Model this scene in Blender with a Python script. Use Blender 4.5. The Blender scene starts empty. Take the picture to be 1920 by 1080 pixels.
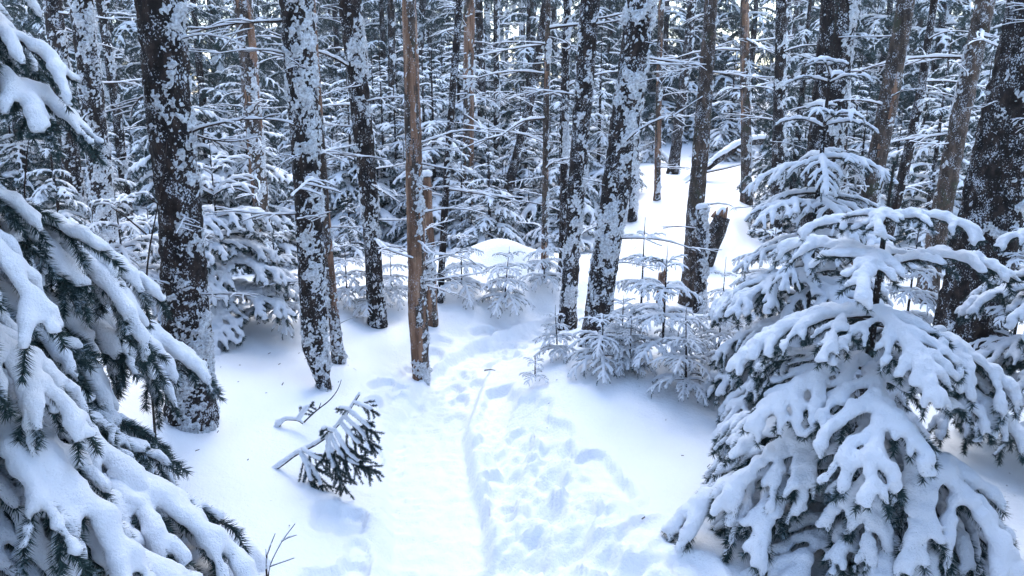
import bpy, math, random
import numpy as np
from mathutils import Matrix, Vector
sin, cos, pi, R = math.sin, math.cos, math.pi, math.radians

# ------------------------------------------------------------------ camera, sky, sun, exposure
sc = bpy.context.scene
C = sc.collection
CAM_Z, PITCH, F = 1.65, R(14.0), 1400.0          # eye height, downward pitch, focal length in photo pixels (1920 wide)
cam = bpy.data.objects.new('camera', bpy.data.cameras.new('camera'))
C.objects.link(cam)
cam.location = (0, 0, CAM_Z)
cam.rotation_euler = (pi / 2 - PITCH, 0, 0)
cam.data.sensor_width = 36.0
cam.data.lens = 36.0 * F / 1920.0
cam.data.clip_start = 0.05
cam.data.clip_end = 600
sc.camera = cam

SUN_EL, SUN_AZ = R(56), R(8)                   # azimuth measured from +Y towards +X
world = bpy.data.worlds.new('World')
sc.world = world
world.use_nodes = True
nt = world.node_tree
bg = nt.nodes['Background']
sky = nt.nodes.new('ShaderNodeTexSky')
sky.sky_type = 'NISHITA'
sky.sun_disc = False
sky.sun_elevation = SUN_EL
sky.sun_rotation = SUN_AZ
sky.altitude = 800
sky.air_density = 1.35
sky.dust_density = 2.0
sky.ozone_density = 1.6
nt.links.new(sky.outputs[0], bg.inputs['Color'])
bg.inputs['Strength'].default_value = 0.15
sl = bpy.data.lights.new('sun', 'SUN')
sl.energy = 1.15
sl.angle = R(40)
sl.color = (1.0, 0.97, 0.94)
sun = bpy.data.objects.new('sun', sl)
C.objects.link(sun)
sun.location = (0, 0, 30)
sdir = Vector((sin(SUN_AZ) * cos(SUN_EL), cos(SUN_AZ) * cos(SUN_EL), sin(SUN_EL)))
sun.rotation_euler = sdir.to_track_quat('Z', 'Y').to_euler()
sc.view_settings.view_transform = 'Standard'
sc.view_settings.look = 'None'
sc.view_settings.gamma = 1.0
sc.view_settings.use_curve_mapping = False
sc.view_settings.exposure = 2.1
sc.cycles.diffuse_bounces = 3
sc.cycles.max_bounces = 6
sc.cycles.use_adaptive_sampling = True
sc.cycles.adaptive_threshold = 0.02
sc.cycles.caustics_reflective = False
sc.cycles.caustics_refractive = False

# ------------------------------------------------------------------ numpy helpers
def _hash(ix, iy, iz, seed):
    h = (ix.astype(np.int64) * 374761393 + iy.astype(np.int64) * 668265263 + iz.astype(np.int64) * 2147483647 + seed * 1274126177) & 0xFFFFFFFF
    h = ((h ^ (h >> 13)) * 1274126177) & 0xFFFFFFFF
    h = ((h ^ (h >> 15)) * 2246822519) & 0xFFFFFFFF
    return ((h ^ (h >> 16)) & 0xFFFF) / 65535.0

def vnoise(p, seed=0):
    """value noise, p (...,3) -> about -1..1"""
    f = np.floor(p); t = p - f
    t = t * t * (3 - 2 * t)
    i = f.astype(np.int64)
    x, y, z = i[..., 0], i[..., 1], i[..., 2]
    tx, ty, tz = t[..., 0], t[..., 1], t[..., 2]
    r = 0
    for dx in (0, 1):
        wx = tx if dx else 1 - tx
        for dy in (0, 1):
            wy = ty if dy else 1 - ty
            for dz in (0, 1):
                wz = tz if dz else 1 - tz
                r = r + wx * wy * wz * _hash(x + dx, y + dy, z + dz, seed)
    return r * 2 - 1

def fbm(p, octaves=3, seed=0, gain=0.5, lac=2.1):
    a, s, n = 1.0, 0.0, 0.0
    for o in range(octaves):
        n = n + a * vnoise(p, seed + o * 17)
        s += a
        p = p * lac + 5.3
        a *= gain
    return n / s

def sstep(a, b, x):
    t = np.clip((x - a) / (b - a), 0, 1)
    return t * t * (3 - 2 * t)

def mesh_np(name, verts, faces, mats, midx=None, smooth=True, normals=None):
    """faces: one (M,k) array or a list of such arrays"""
    if not isinstance(faces, list): faces = [faces]
    faces = [np.asarray(f, dtype=np.int32) for f in faces if len(f)]
    me = bpy.data.meshes.new(name)
    verts = np.asarray(verts, dtype=np.float32)
    me.vertices.add(len(verts))
    me.vertices.foreach_set('co', verts.ravel())
    loops = np.concatenate([f.ravel() for f in faces])
    tot = np.concatenate([np.full(len(f), f.shape[1], dtype=np.int32) for f in faces])
    start = np.concatenate([[0], np.cumsum(tot)[:-1]]).astype(np.int32)
    me.loops.add(len(loops))
    me.loops.foreach_set('vertex_index', loops)
    me.polygons.add(len(tot))
    me.polygons.foreach_set('loop_start', start)
    me.polygons.foreach_set('loop_total', tot)
    if midx is not None:
        me.polygons.foreach_set('material_index', np.asarray(midx, dtype=np.int32))
    me.polygons.foreach_set('use_smooth', np.full(len(tot), smooth))
    for m in mats: me.materials.append(m)
    me.update(calc_edges=True)
    if normals is not None:
        me.normals_split_custom_set_from_vertices(normals.astype(np.float32).tolist() if False else normals.tolist())
    return me

class Geo:
    """collects vertex / face arrays with material indices"""
    def __init__(self): self.v, self.f3, self.f4, self.m3, self.m4, self.n = [], [], [], [], [], 0
    def add(self, v, f, mi=0):
        v = np.asarray(v, dtype=np.float32)
        if len(f) == 0: return
        f = np.asarray(f) + self.n
        if f.shape[1] == 3: self.f3.append(f); self.m3.append(np.full(len(f), mi))
        else: self.f4.append(f); self.m4.append(np.full(len(f), mi))
        self.v.append(v); self.n += len(v)
    def add_geo(self, g, M):
        M = np.array(M)
        for v in [np.concatenate(g.v)] if g.v else []:
            base = self.n
            self.v.append((v @ M[:3, :3].T + M[:3, 3]).astype(np.float32)); self.n += len(v)
            for f, m in zip(g.f3, g.m3): self.f3.append(f + base); self.m3.append(m)
            for f, m in zip(g.f4, g.m4): self.f4.append(f + base); self.m4.append(m)
    def tris(self): return sum(len(f) for f in self.f3) + 2 * sum(len(f) for f in self.f4)
    def mesh(self, name, mats, smooth=True):
        fs, ms = [], []
        if self.f3: fs.append(np.concatenate(self.f3)); ms.append(np.concatenate(self.m3))
        if self.f4: fs.append(np.concatenate(self.f4)); ms.append(np.concatenate(self.m4))
        return mesh_np(name, np.concatenate(self.v), fs, mats, np.concatenate(ms), smooth)

def tube(pts, rad, n=6, seed=0, lump=0.0, squash=1.0, cap=True):
    """tube along pts (k,3); returns verts, quads"""
    pts = np.asarray(pts, float); k = len(pts)
    rad = np.broadcast_to(np.asarray(rad, float), (k,))
    tan = np.gradient(pts, axis=0); tan /= np.linalg.norm(tan, axis=1)[:, None] + 1e-9
    up = np.where(np.abs(tan[:, 2:3]) > 0.95, np.array([[1., 0, 0]]), np.array([[0, 0, 1.]]))
    s = np.cross(tan, up); s /= np.linalg.norm(s, axis=1)[:, None] + 1e-9
    u = np.cross(s, tan)
    a = np.arange(n) / n * 2 * pi
    v = pts[:, None] + (s[:, None] * np.cos(a)[None, :, None] + u[:, None] * np.sin(a)[None, :, None] * squash) * rad[:, None, None]
    if lump:
        d = v - pts[:, None]
        v = pts[:, None] + d * (1 + lump * vnoise(v / max(rad.max(), 1e-3) * 0.6, seed))[..., None]
    i = np.arange(k - 1)[:, None] * n; j = np.arange(n)[None]; j2 = (j + 1) % n
    q = np.stack([i + j, i + j2, i + n + j2, i + n + j], -1).reshape(-1, 4)
    v = v.reshape(-1, 3)
    if cap:
        v = np.concatenate([v, pts[:1], pts[-1:]])
        b, t = len(v) - 2, len(v) - 1
        jj = np.arange(n); kk = (jj + 1) % n
        lo = np.stack([jj, np.full(n, b), np.full(n, b), kk], -1)
        o = (k - 1) * n
        hi = np.stack([o + jj, o + kk, np.full(n, t), np.full(n, t)], -1)
        return v, q, np.stack([kk, jj, np.full(n, b)], -1), np.stack([o + jj, o + kk, np.full(n, t)], -1)
    return v, q, None, None

def add_tube(g, pts, rad, n=6, mi=0, **kw):
    v, q, a, b = tube(pts, rad, n, **kw)
    base = g.n
    g.add(v, q, mi)
    if a is not None:
        for f in (a, b):
            g.f3.append(f + base); g.m3.append(np.full(len(f), mi))

# snow surface: smooth union of capsules on a voxel grid, meshed with surface nets
def largest(v, q):
    lab = np.arange(len(v))
    while True:
        m = lab[q].min(1)
        new = lab.copy()
        for c in range(4): np.minimum.at(new, q[:, c], m)
        new = new[new]
        if (new == lab).all(): break
        lab = new
    ids, cn = np.unique(lab[q[:, 0]], return_counts=True)
    q = q[lab[q[:, 0]] == ids[cn.argmax()]]
    used, inv = np.unique(q.ravel(), return_inverse=True)
    return v[used], inv.reshape(-1, 4)

def snow_surface(segs, voxel, k, under=2.5, noise=0.0, nscale=30.0, seed=0):
    a = np.array([s[0] for s in segs]); b = np.array([s[1] for s in segs])
    ra = np.array([s[2] for s in segs]); rb = np.array([s[3] for s in segs])
    m = max(ra.max(), rb.max()) + 4 * k + 2 * voxel
    lo = np.minimum(a, b).min(0) - m; hi = np.maximum(a, b).max(0) + m
    N = np.ceil((hi - lo) / voxel).astype(int) + 1
    E = np.full(N, 1e-12, dtype=np.float32)
    for i in range(len(a)):
        mm = max(ra[i], rb[i]) + 3.5 * k
        l = np.floor((np.minimum(a[i], b[i]) - mm - lo) / voxel).astype(int).clip(0)
        h = np.minimum(np.ceil((np.maximum(a[i], b[i]) + mm - lo) / voxel).astype(int) + 1, N)
        X = (np.arange(l[0], h[0]) * voxel + lo[0])[:, None, None]
        Y = (np.arange(l[1], h[1]) * voxel + lo[1])[None, :, None]
        Z = (np.arange(l[2], h[2]) * voxel + lo[2])[None, None, :]
        ab = b[i] - a[i]; L2 = (ab * ab).sum() + 1e-12
        t = np.clip(((X - a[i][0]) * ab[0] + (Y - a[i][1]) * ab[1] + (Z - a[i][2]) * ab[2]) / L2, 0, 1)
        dx = X - a[i][0] - t * ab[0]; dy = Y - a[i][1] - t * ab[1]; dz = Z - a[i][2] - t * ab[2]
        dz = np.where(dz < 0, dz * under, dz)
        d = np.sqrt(dx * dx + dy * dy + dz * dz) - (ra[i] + t * (rb[i] - ra[i]))
        E[l[0]:h[0], l[1]:h[1], l[2]:h[2]] += np.exp(-d / k)
    f = -k * np.log(E)
    if noise:
        # noise only near the surface
        idx = np.argwhere(np.abs(f) < 3 * noise + 2 * voxel)
        p = idx * voxel + lo
        f[idx[:, 0], idx[:, 1], idx[:, 2]] += noise * fbm(p * nscale, 2, seed)
    return surface_nets(f, voxel, lo)

def surface_nets(f, voxel, lo):
    s = f < 0
    N = np.array(f.shape)
    c = np.zeros(N - 1, dtype=np.int8)
    for dx in (0, 1):
        for dy in (0, 1):
            for dz in (0, 1):
                c += s[dx:N[0] - 1 + dx, dy:N[1] - 1 + dy, dz:N[2] - 1 + dz]
    act = np.argwhere((c > 0) & (c < 8))
    vid = np.full(N - 1, -1, dtype=np.int64)
    vid[act[:, 0], act[:, 1], act[:, 2]] = np.arange(len(act))
    acc = np.zeros((len(act), 3)); cnt = np.zeros(len(act))
    corners = [(x, y, z) for x in (0, 1) for y in (0, 1) for z in (0, 1)]
    for ca in corners:
        for ax in range(3):
            if ca[ax]: continue
            cb = list(ca); cb[ax] = 1
            fa = f[act[:, 0] + ca[0], act[:, 1] + ca[1], act[:, 2] + ca[2]]
            fb = f[act[:, 0] + cb[0], act[:, 1] + cb[1], act[:, 2] + cb[2]]
            cr = (fa < 0) != (fb < 0)
            t = np.where(cr, fa / np.where(cr, fa - fb, 1), 0)
            p = np.tile(np.array(ca, float), (len(act), 1)); p[:, ax] += t
            acc[cr] += p[cr]; cnt[cr] += 1
    v = (act + acc / cnt[:, None]) * voxel + lo
    quads = []
    for ax in range(3):
        o1, o2 = [(1, 2), (2, 0), (0, 1)][ax]
        sl_a = [slice(0, N[0]), slice(0, N[1]), slice(0, N[2])]; sl_b = list(sl_a)
        sl_a[ax] = slice(0, N[ax] - 1); sl_b[ax] = slice(1, N[ax])
        A, B = s[tuple(sl_a)], s[tuple(sl_b)]
        e = np.argwhere(A != B)
        e = e[(e[:, o1] > 0) & (e[:, o2] > 0) & (e[:, o1] < N[o1] - 1) & (e[:, o2] < N[o2] - 1)]
        fl = A[e[:, 0], e[:, 1], e[:, 2]]
        def g(d1, d2):
            q = e.copy(); q[:, o1] -= d1; q[:, o2] -= d2
            return vid[q[:, 0], q[:, 1], q[:, 2]]
        q = np.stack([g(1, 1), g(0, 1), g(0, 0), g(1, 0)], -1)
        q[~fl] = q[~fl][:, ::-1]
        quads.append(q)
    q = np.concatenate(quads)
    return largest(v, q[(q >= 0).all(1)])

# ------------------------------------------------------------------ materials
def principled(name):
    m = bpy.data.materials.new(name); m.use_nodes = True
    b = m.node_tree.nodes['Principled BSDF']
    return m, m.node_tree, b

def node(nt, t, **kw):
    n = nt.nodes.new(t)
    for k, v in kw.items(): setattr(n, k, v)
    return n

def ramp(nt, fac, stops):
    n = node(nt, 'ShaderNodeValToRGB')
    e = n.color_ramp.elements
    while len(e) < len(stops): e.new(0.5)
    for i, (p, c) in enumerate(stops):
        e[i].position = p; e[i].color = (*c, 1)
    nt.links.new(fac, n.inputs[0])
    return n.outputs[0]

def noise_tex(nt, vec, scale, detail=4, rough=0.55):
    n = node(nt, 'ShaderNodeTexNoise')
    n.inputs['Scale'].default_value = scale; n.inputs['Detail'].default_value = detail; n.inputs['Roughness'].default_value = rough
    nt.links.new(vec, n.inputs['Vector'])
    return n.outputs['Fac']

def mapping(nt, out, scale):
    tc = node(nt, 'ShaderNodeTexCoord'); mp = node(nt, 'ShaderNodeMapping')
    mp.inputs['Scale'].default_value = scale
    nt.links.new(tc.outputs[out], mp.inputs['Vector'])
    return mp.outputs[0]

def bump(nt, b, h, strength, dist):
    n = node(nt, 'ShaderNodeBump'); n.inputs['Strength'].default_value = strength; n.inputs['Distance'].default_value = dist
    nt.links.new(h, n.inputs['Height']); nt.links.new(n.outputs[0], b.inputs['Normal'])

def mat_snow(name, col, grain_scale, grain_dist, strength=0.6):
    m, nt, b = principled(name)
    v = mapping(nt, 'Object', (1, 1, 1))
    n1 = noise_tex(nt, v, grain_scale, 5, 0.7)
    c = ramp(nt, noise_tex(nt, v, 3.0, 3), [(0.3, tuple(x * 0.975 for x in col)), (0.7, col)])
    nt.links.new(c, b.inputs['Base Color'])
    b.inputs['Roughness'].default_value = 0.55
    b.inputs['Specular IOR Level'].default_value = 0.25
    bump(nt, b, n1, strength, grain_dist)
    return m

M_SNOW = mat_snow('snow_ground', (0.88, 0.90, 0.93), 55.0, 0.010, 0.8)
M_LOAD = mat_snow('snow_on_branches', (0.86, 0.89, 0.94), 130.0, 0.008, 1.0)
M_CRUST = mat_snow('snow_on_bark', (0.78, 0.82, 0.87), 90.0, 0.016, 1.0)

def grainy(m, lo, hi, scale):
    nt = m.node_tree; b = nt.nodes['Principled BSDF']
    v = mapping(nt, 'Object', (1, 1, 1))
    c = ramp(nt, noise_tex(nt, v, scale, 4, 0.7), [(0.33, lo), (0.46, tuple(0.5 * (a + c) for a, c in zip(lo, hi))), (0.58, hi)])
    nt.links.new(c, b.inputs['Base Color'])
grainy(M_CRUST, (0.30, 0.30, 0.32), (0.86, 0.90, 0.94), 70.0)

def mat_needles(name, frost):
    m, nt, b = principled(name)
    v = mapping(nt, 'Object', (1, 1, 1))
    fine = noise_tex(nt, v, 90.0, 2)
    big = noise_tex(nt, v, 9.0, 3)
    green = ramp(nt, fine, [(0.3, (0.012, 0.030, 0.030)), (0.7, (0.040, 0.075, 0.070))])
    mx = node(nt, 'ShaderNodeMath', operation='ADD'); nt.links.new(fine, mx.inputs[0]); nt.links.new(big, mx.inputs[1])
    hf = node(nt, 'ShaderNodeMath', operation='MULTIPLY'); nt.links.new(mx.outputs[0], hf.inputs[0]); hf.inputs[1].default_value = 0.5
    fac = ramp(nt, hf.outputs[0], [(0.64 - frost, (0, 0, 0)), (0.76 - frost, (0.9, 0.9, 0.9))])
    mix = node(nt, 'ShaderNodeMix', data_type='RGBA')
    nt.links.new(fac, mix.inputs['Factor']); nt.links.new(green, mix.inputs['A'])
    mix.inputs['B'].default_value = (0.60, 0.70, 0.80, 1)
    nt.links.new(mix.outputs['Result'], b.inputs['Base Color'])
    b.inputs['Roughness'].default_value = 0.6
    b.inputs['Specular IOR Level'].default_value = 0.2
    return m
M_NEEDLE = mat_needles('needles', 0.08)
M_FROST = mat_needles('frosted_needles', 0.09)
M_GREEN = mat_needles('clear_needles', 0.04)

def mat_bark(name, cols, streak, lichen=None, frost=0.0):
    m, nt, b = principled(name)
    v = mapping(nt, 'Object', (1, 1, streak))
    n1 = noise_tex(nt, v, 28.0, 6, 0.65)
    c = ramp(nt, n1, cols)
    if lichen:
        v2 = mapping(nt, 'Object', (1, 1, 0.7))
        n2 = noise_tex(nt, v2, 9.0, 5, 0.6)
        f = ramp(nt, n2, [(0.56, (0, 0, 0)), (0.66, (0.8, 0.8, 0.8))])
        mix = node(nt, 'ShaderNodeMix', data_type='RGBA')
        nt.links.new(f, mix.inputs['Factor']); nt.links.new(c, mix.inputs['A']); mix.inputs['B'].default_value = (*lichen, 1)
        c = mix.outputs['Result']
    if frost:
        v3 = mapping(nt, 'Object', (1, 1, 0.8))
        n3 = noise_tex(nt, v3, 130.0, 3, 0.6)
        n4 = noise_tex(nt, v3, 14.0, 3, 0.6)
        ad = node(nt, 'ShaderNodeMath', operation='MULTIPLY_ADD'); nt.links.new(n4, ad.inputs[0]); ad.inputs[1].default_value = 0.7; nt.links.new(n3, ad.inputs[2])
        f3 = ramp(nt, ad.outputs[0], [(0.95, (0, 0, 0)), (1.0, (frost, frost, frost))])
        mix3 = node(nt, 'ShaderNodeMix', data_type='RGBA')
        nt.links.new(f3, mix3.inputs['Factor']); nt.links.new(c, mix3.inputs['A']); mix3.inputs['B'].default_value = (0.62, 0.66, 0.72, 1)
        c = mix3.outputs['Result']
    nt.links.new(c, b.inputs['Base Color'])
    b.inputs['Roughness'].default_value = 0.9
    b.inputs['Specular IOR Level'].default_value = 0.15
    bump(nt, b, n1, 0.9, 0.012)
    return m
M_BARK = mat_bark('dark_bark', [(0.3, (0.006, 0.005, 0.005)), (0.5, (0.020, 0.015, 0.013)), (0.72, (0.065, 0.045, 0.036))], 0.45, None, 0.75)
M_BARK_BROWN = mat_bark('brown_bark', [(0.3, (0.018, 0.013, 0.011)), (0.5, (0.06, 0.045, 0.036)), (0.72, (0.15, 0.105, 0.08))], 0.3, (0.05, 0.055, 0.035), 0.6)
M_BARE = mat_bark('bare_wood', [(0.30, (0.035, 0.022, 0.016)), (0.47, (0.16, 0.090, 0.058)), (0.56, (0.25, 0.145, 0.092)), (0.72, (0.40, 0.28, 0.20))], 0.10, (0.075, 0.050, 0.036), 0.3)
M_TWIG = mat_bark('twig_bark', [(0.3, (0.015, 0.012, 0.011)), (0.7, (0.07, 0.05, 0.04))], 0.5)

# ------------------------------------------------------------------ pixels, terrain
def ray(u, v):
    d = np.array([0, cos(PITCH), -sin(PITCH)]) + (u - 960) / F * np.array([1., 0, 0]) + (540 - v) / F * np.array([0, sin(PITCH), cos(PITCH)])
    return d
EYE = np.array([0, 0, CAM_Z])
def at_y(u, v, y):
    d = ray(u, v); return EYE + d * (y / d[1])
def depth(y, z): return y * cos(PITCH) + (CAM_Z - z) * sin(PITCH)

PATH_Y = np.array([-6, 0.5, 2.35, 3.6, 4.5, 5.05, 5.4, 5.8, 6.4, 7.2, 9, 12, 40.])
PATH_X = np.array([-.30, -.26, -.30, -.40, -.33, -.06, .25, .75, 1.5, 2.3, 3.4, 4.4, 12.])
def path_x(y): return np.interp(y, PATH_Y, PATH_X)

def gauss(x, y, cx, cy, sx, sy, a=0.0):
    dx, dy = x - cx, y - cy
    ux = dx * cos(a) + dy * sin(a); uy = -dx * sin(a) + dy * cos(a)
    return np.exp(-(ux / sx) ** 2 - (uy / sy) ** 2)

WELLS = []          # tree wells: (x, y, radius, depth)
def terrain(x, y):
    x = np.asarray(x, float); y = np.asarray(y, float)
    dp = x - path_x(y)
    z = 0.15 * sstep(0.24, 0.70, np.abs(dp))
    z = z + 0.24 * sstep(-0.55, -1.7, dp) * sstep(7.5, 4.0, y)
    z = z + 0.14 * gauss(x, y, 0.72, 3.95, 0.75, 0.55)
    z = z + 0.10 * gauss(x, y, -0.35, 6.3, 0.9, 0.7)
    z = z + 0.10 * gauss(x, y, 0.1, 6.9, 0.5, 0.5) + 0.17 * gauss(x, y, -0.10, 6.35, 0.36, 0.28)
    z = z - 0.03 * sstep(6.5, 9.0, y) * sstep(2.0, 0.3, x)
    hill = np.clip(y - 6.5, 0, None)
    z = z + (0.058 * hill) * sstep(0.2, 2.2, x - 0.02 * y) * sstep(70, 30, y)
    z = z + 0.022 * np.clip(y - 12, 0, 60)
    z = z + 0.03 * np.clip(np.abs(x) - 6, 0, 40)
    p = np.stack([x * 0.9, y * 0.9, np.zeros_like(x)], -1)
    z = z + 0.045 * vnoise(p, 3) * sstep(0.3, 1.0, np.abs(dp))
    z = z + 0.12 * vnoise(p * 0.3, 9) * sstep(6, 12, y)
    return z

def ground_hit(u, v):
    d = ray(u, v); t0 = 0.8; t = t0
    while t < 120:
        p = EYE + d * t
        if p[2] < float(terrain(p[0], p[1])):
            a, b = t - 0.05, t
            for _ in range(20):
                m = (a + b) / 2; q = EYE + d * m
                if q[2] < float(terrain(q[0], q[1])): b = m
                else: a = m
            return EYE + d * b
        t += 0.05
    return EYE + d * 60

def gz(x, y): return float(terrain(x, y))

# ------------------------------------------------------------------ scene object helpers
def link(o, parent=None):
    C.objects.link(o)
    if parent is not None: o.parent = parent
    return o
def obj(name, me, parent=None, M=None):
    o = bpy.data.objects.new(name, me); link(o, parent)
    if M is not None: o.matrix_basis = M
    return o
def tag(o, label, cat, group=None):
    o['label'] = label; o['category'] = cat
    if group: o['group'] = group
    return o
def thing(name, label, cat, loc=(0, 0, 0), rz=0.0, group=None, scale=1.0):
    o = bpy.data.objects.new(name, None); C.objects.link(o)
    o.empty_display_size = 0.2
    o.location = loc; o.rotation_euler = (0, 0, rz); o.scale = (scale,) * 3
    return tag(o, label, cat, group)
def copy_tree(root, loc, rz, scale, label=None, group=None, tilt=(0, 0)):
    r = root.copy(); C.objects.link(r)
    r.location = loc; r.rotation_euler = (tilt[0], tilt[1], rz)
    r.scale = scale if isinstance(scale, tuple) else (scale,) * 3
    if label: r['label'] = label
    if group: r['group'] = group
    for ch in list(root.children):
        c = ch.copy(); C.objects.link(c); c.parent = r
        for gch in list(ch.children):
            d = gch.copy(); C.objects.link(d); d.parent = c
    return r

# ------------------------------------------------------------------ the ground and the trodden path
def axis(fine_lo, fine_hi, step, lo, hi, grow=1.05):
    a = list(np.arange(fine_lo, fine_hi, step))
    s = step; v = a[-1]
    while v < hi: s *= grow; v += s; a.append(v)
    s = step; v = a[0]; pre = []
    while v > lo: s *= grow; v -= s; pre.append(v)
    return np.array(pre[::-1] + a)

def build_ground():
    rng = np.random.default_rng(5)
    X = axis(-1.3, 1.5, 0.0145, -90, 90, 1.055)
    Y = axis(1.9, 5.6, 0.0145, -30, 140, 1.045)
    x, y = np.meshgrid(X, Y)
    dp = x - path_x(y)
    z = terrain(x, y)
    p = np.stack([x, y, np.zeros_like(x)], -1)
    near = (y > 0) & (y < 10)
    # trough of packed snow with a sharp right-hand lip
    wob = 0.05 * vnoise(np.stack([y * 1.5, 0 * y, 0 * y], -1), 21)
    tro = sstep(-0.24, -0.17, dp + wob) * sstep(0.20, 0.155, dp + wob)
    tro = tro * sstep(6.2, 5.2, y)
    z = z - 0.075 * tro
    lip = np.exp(-((dp + wob - 0.185) / 0.018) ** 2) * sstep(4.4, 3.2, y)
    z = z - 0.06 * lip * (0.6 + 0.4 * vnoise(p * 5, 4))
    lip2 = np.exp(-((dp + wob + 0.22) / 0.03) ** 2) * sstep(5.0, 3.6, y)
    z = z - 0.03 * lip2 * (0.5 + 0.5 * vnoise(p * 6, 8))
    # churned snow: clods and hollows
    churn = np.exp(-((dp) / 0.42) ** 4) * 0.5
    churn = np.maximum(churn, sstep(0.05, 0.25, dp) * sstep(0.95, 0.6, dp + 0.30 * (y - 2.4)) * sstep(4.2, 3.3, y))
    heavy = sstep(0.16, 0.26, dp) * sstep(0.95, 0.72, dp + 0.30 * (y - 2.4)) * sstep(4.0, 3.2, y)
    churn = churn * sstep(7.5, 6.2, y)
    turb = np.abs(fbm(p * 9.0, 4, 31, 0.55))
    z = z - churn * (0.045 * turb - 0.014) - heavy * (0.095 * np.abs(fbm(p * 5.5, 3, 36, 0.6)) - 0.02) + churn * 0.013 * fbm(p * 40, 3, 41)
    tread = tro * (0.006 * vnoise(np.stack([x * 5, y * 38, 0 * x], -1), 77) + 0.006 * fbm(p * 28, 2, 55))
    z = z + tread
    # separate footprints: hollow with a raised rim
    feet = []
    for i in range(58):
        yy = rng.uniform(2.0, 4.0); xx = path_x(yy) + rng.uniform(0.28, 0.90 - 0.28 * (yy - 2.2))
        feet.append((xx, yy, rng.uniform(0.05, 0.085), rng.uniform(0.09, 0.14), rng.uniform(-0.7, 0.7), rng.uniform(0.022, 0.050)))
    for i in range(46):
        yy = rng.uniform(3.7, 6.6); xx = path_x(yy) + rng.normal(0.02, 0.20)
        feet.append((xx, yy, rng.uniform(0.05, 0.075), rng.uniform(0.09, 0.14), -0.9 if yy > 4.7 else rng.uniform(-.4, .4), rng.uniform(0.016, 0.038)))
    for i in range(24):
        yy = rng.uniform(2.2, 4.4); xx = path_x(yy) - rng.uniform(0.26, 0.42)
        feet.append((xx, yy, rng.uniform(0.04, 0.07), rng.uniform(0.07, 0.12), rng.uniform(-.5, .5), rng.uniform(0.012, 0.04)))
    for i in range(9):      # a trail up the slope on the right
        t = i / 8; feet.append((2.15 + 0.35 * t + 0.09 * (i % 2), 6.9 + 2.4 * t, 0.07, 0.13, 0.2, 0.05))
    pit = np.zeros_like(z); rim = np.zeros_like(z)
    for (fx, fy, rx, ry, a, d) in feet:
        ix = np.searchsorted(X, [fx - .4, fx + .4]); iy = np.searchsorted(Y, [fy - .4, fy + .4])
        s_ = (slice(iy[0], iy[1]), slice(ix[0], ix[1]))
        dx, dy = x[s_] - fx, y[s_] - fy
        q = np.sqrt(((dx * cos(a) + dy * sin(a)) / rx) ** 2 + ((-dx * sin(a) + dy * cos(a)) / ry) ** 2)
        q = q + 0.22 * vnoise(p[s_] * 16, 12)
        pit[s_] = np.maximum(pit[s_], d * sstep(1.08, 0.78, q)); rim[s_] = np.maximum(rim[s_], 0.2 * d * np.exp(-((q - 1.3) / 0.25) ** 2))
    z = z - pit + rim * (pit < 0.004)
    # soft natural undulation of the untouched snow
    z = z + (1 - churn) * (0.010 * fbm(p * 2.6, 2, 61) + 0.0015 * fbm(p * 22, 2, 62)) * near
    for (wx, wy, wr, wd) in WELLS:
        d2 = np.sqrt((x - wx) ** 2 + (y - wy) ** 2)
        z = z - wd * np.exp(-(d2 / wr) ** 2)
    gy, gx = np.gradient(z, Y, X)
    nrm = np.stack([-gx, -gy, np.ones_like(z)], -1)
    nrm /= np.linalg.norm(nrm, axis=-1)[..., None]
    ny, nx = x.shape
    V = np.stack([x, y, z], -1).reshape(-1, 3)
    i = np.arange(ny - 1)[:, None] * nx + np.arange(nx - 1)[None]
    Q = np.stack([i, i + 1, i + nx + 1, i + nx], -1)
    w = (np.abs(dp) < 0.30) | ((churn > 0.35) & (dp > 0))
    w = (w & (y < 7.5) & (y > -2))[:-1, :-1]
    nrm = nrm.reshape(-1, 3)
    for nm, sel in (('snow_ground', ~w), ('footpath', w)):
        q = Q[sel]; used, inv = np.unique(q.ravel(), return_inverse=True)
        me = mesh_np(nm, V[used], inv.reshape(-1, 4), [M_SNOW], None, True, nrm[used])
        o = obj(nm, me); o['kind'] = 'structure'
        o['label'] = 'deep smooth snow covering the forest floor' if nm == 'snow_ground' else 'trodden snow path with footprints winding between the trees'

# ------------------------------------------------------------------ boughs
def dirv(yaw, pitch): return np.array([cos(pitch) * cos(yaw), cos(pitch) * sin(yaw), sin(pitch)])

def grow(p, yaw, p0, p1, L, n, rng, wob=0.06, power=1.2):
    pts = [np.array(p, float)]
    for i in range(n):
        t = (i + 0.5) / n
        pitch = p0 + (p1 - p0) * t ** power
        yaw += rng.normal(0, wob)
        pts.append(pts[-1] + dirv(yaw, pitch) * L / n)
    return np.array(pts)

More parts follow.
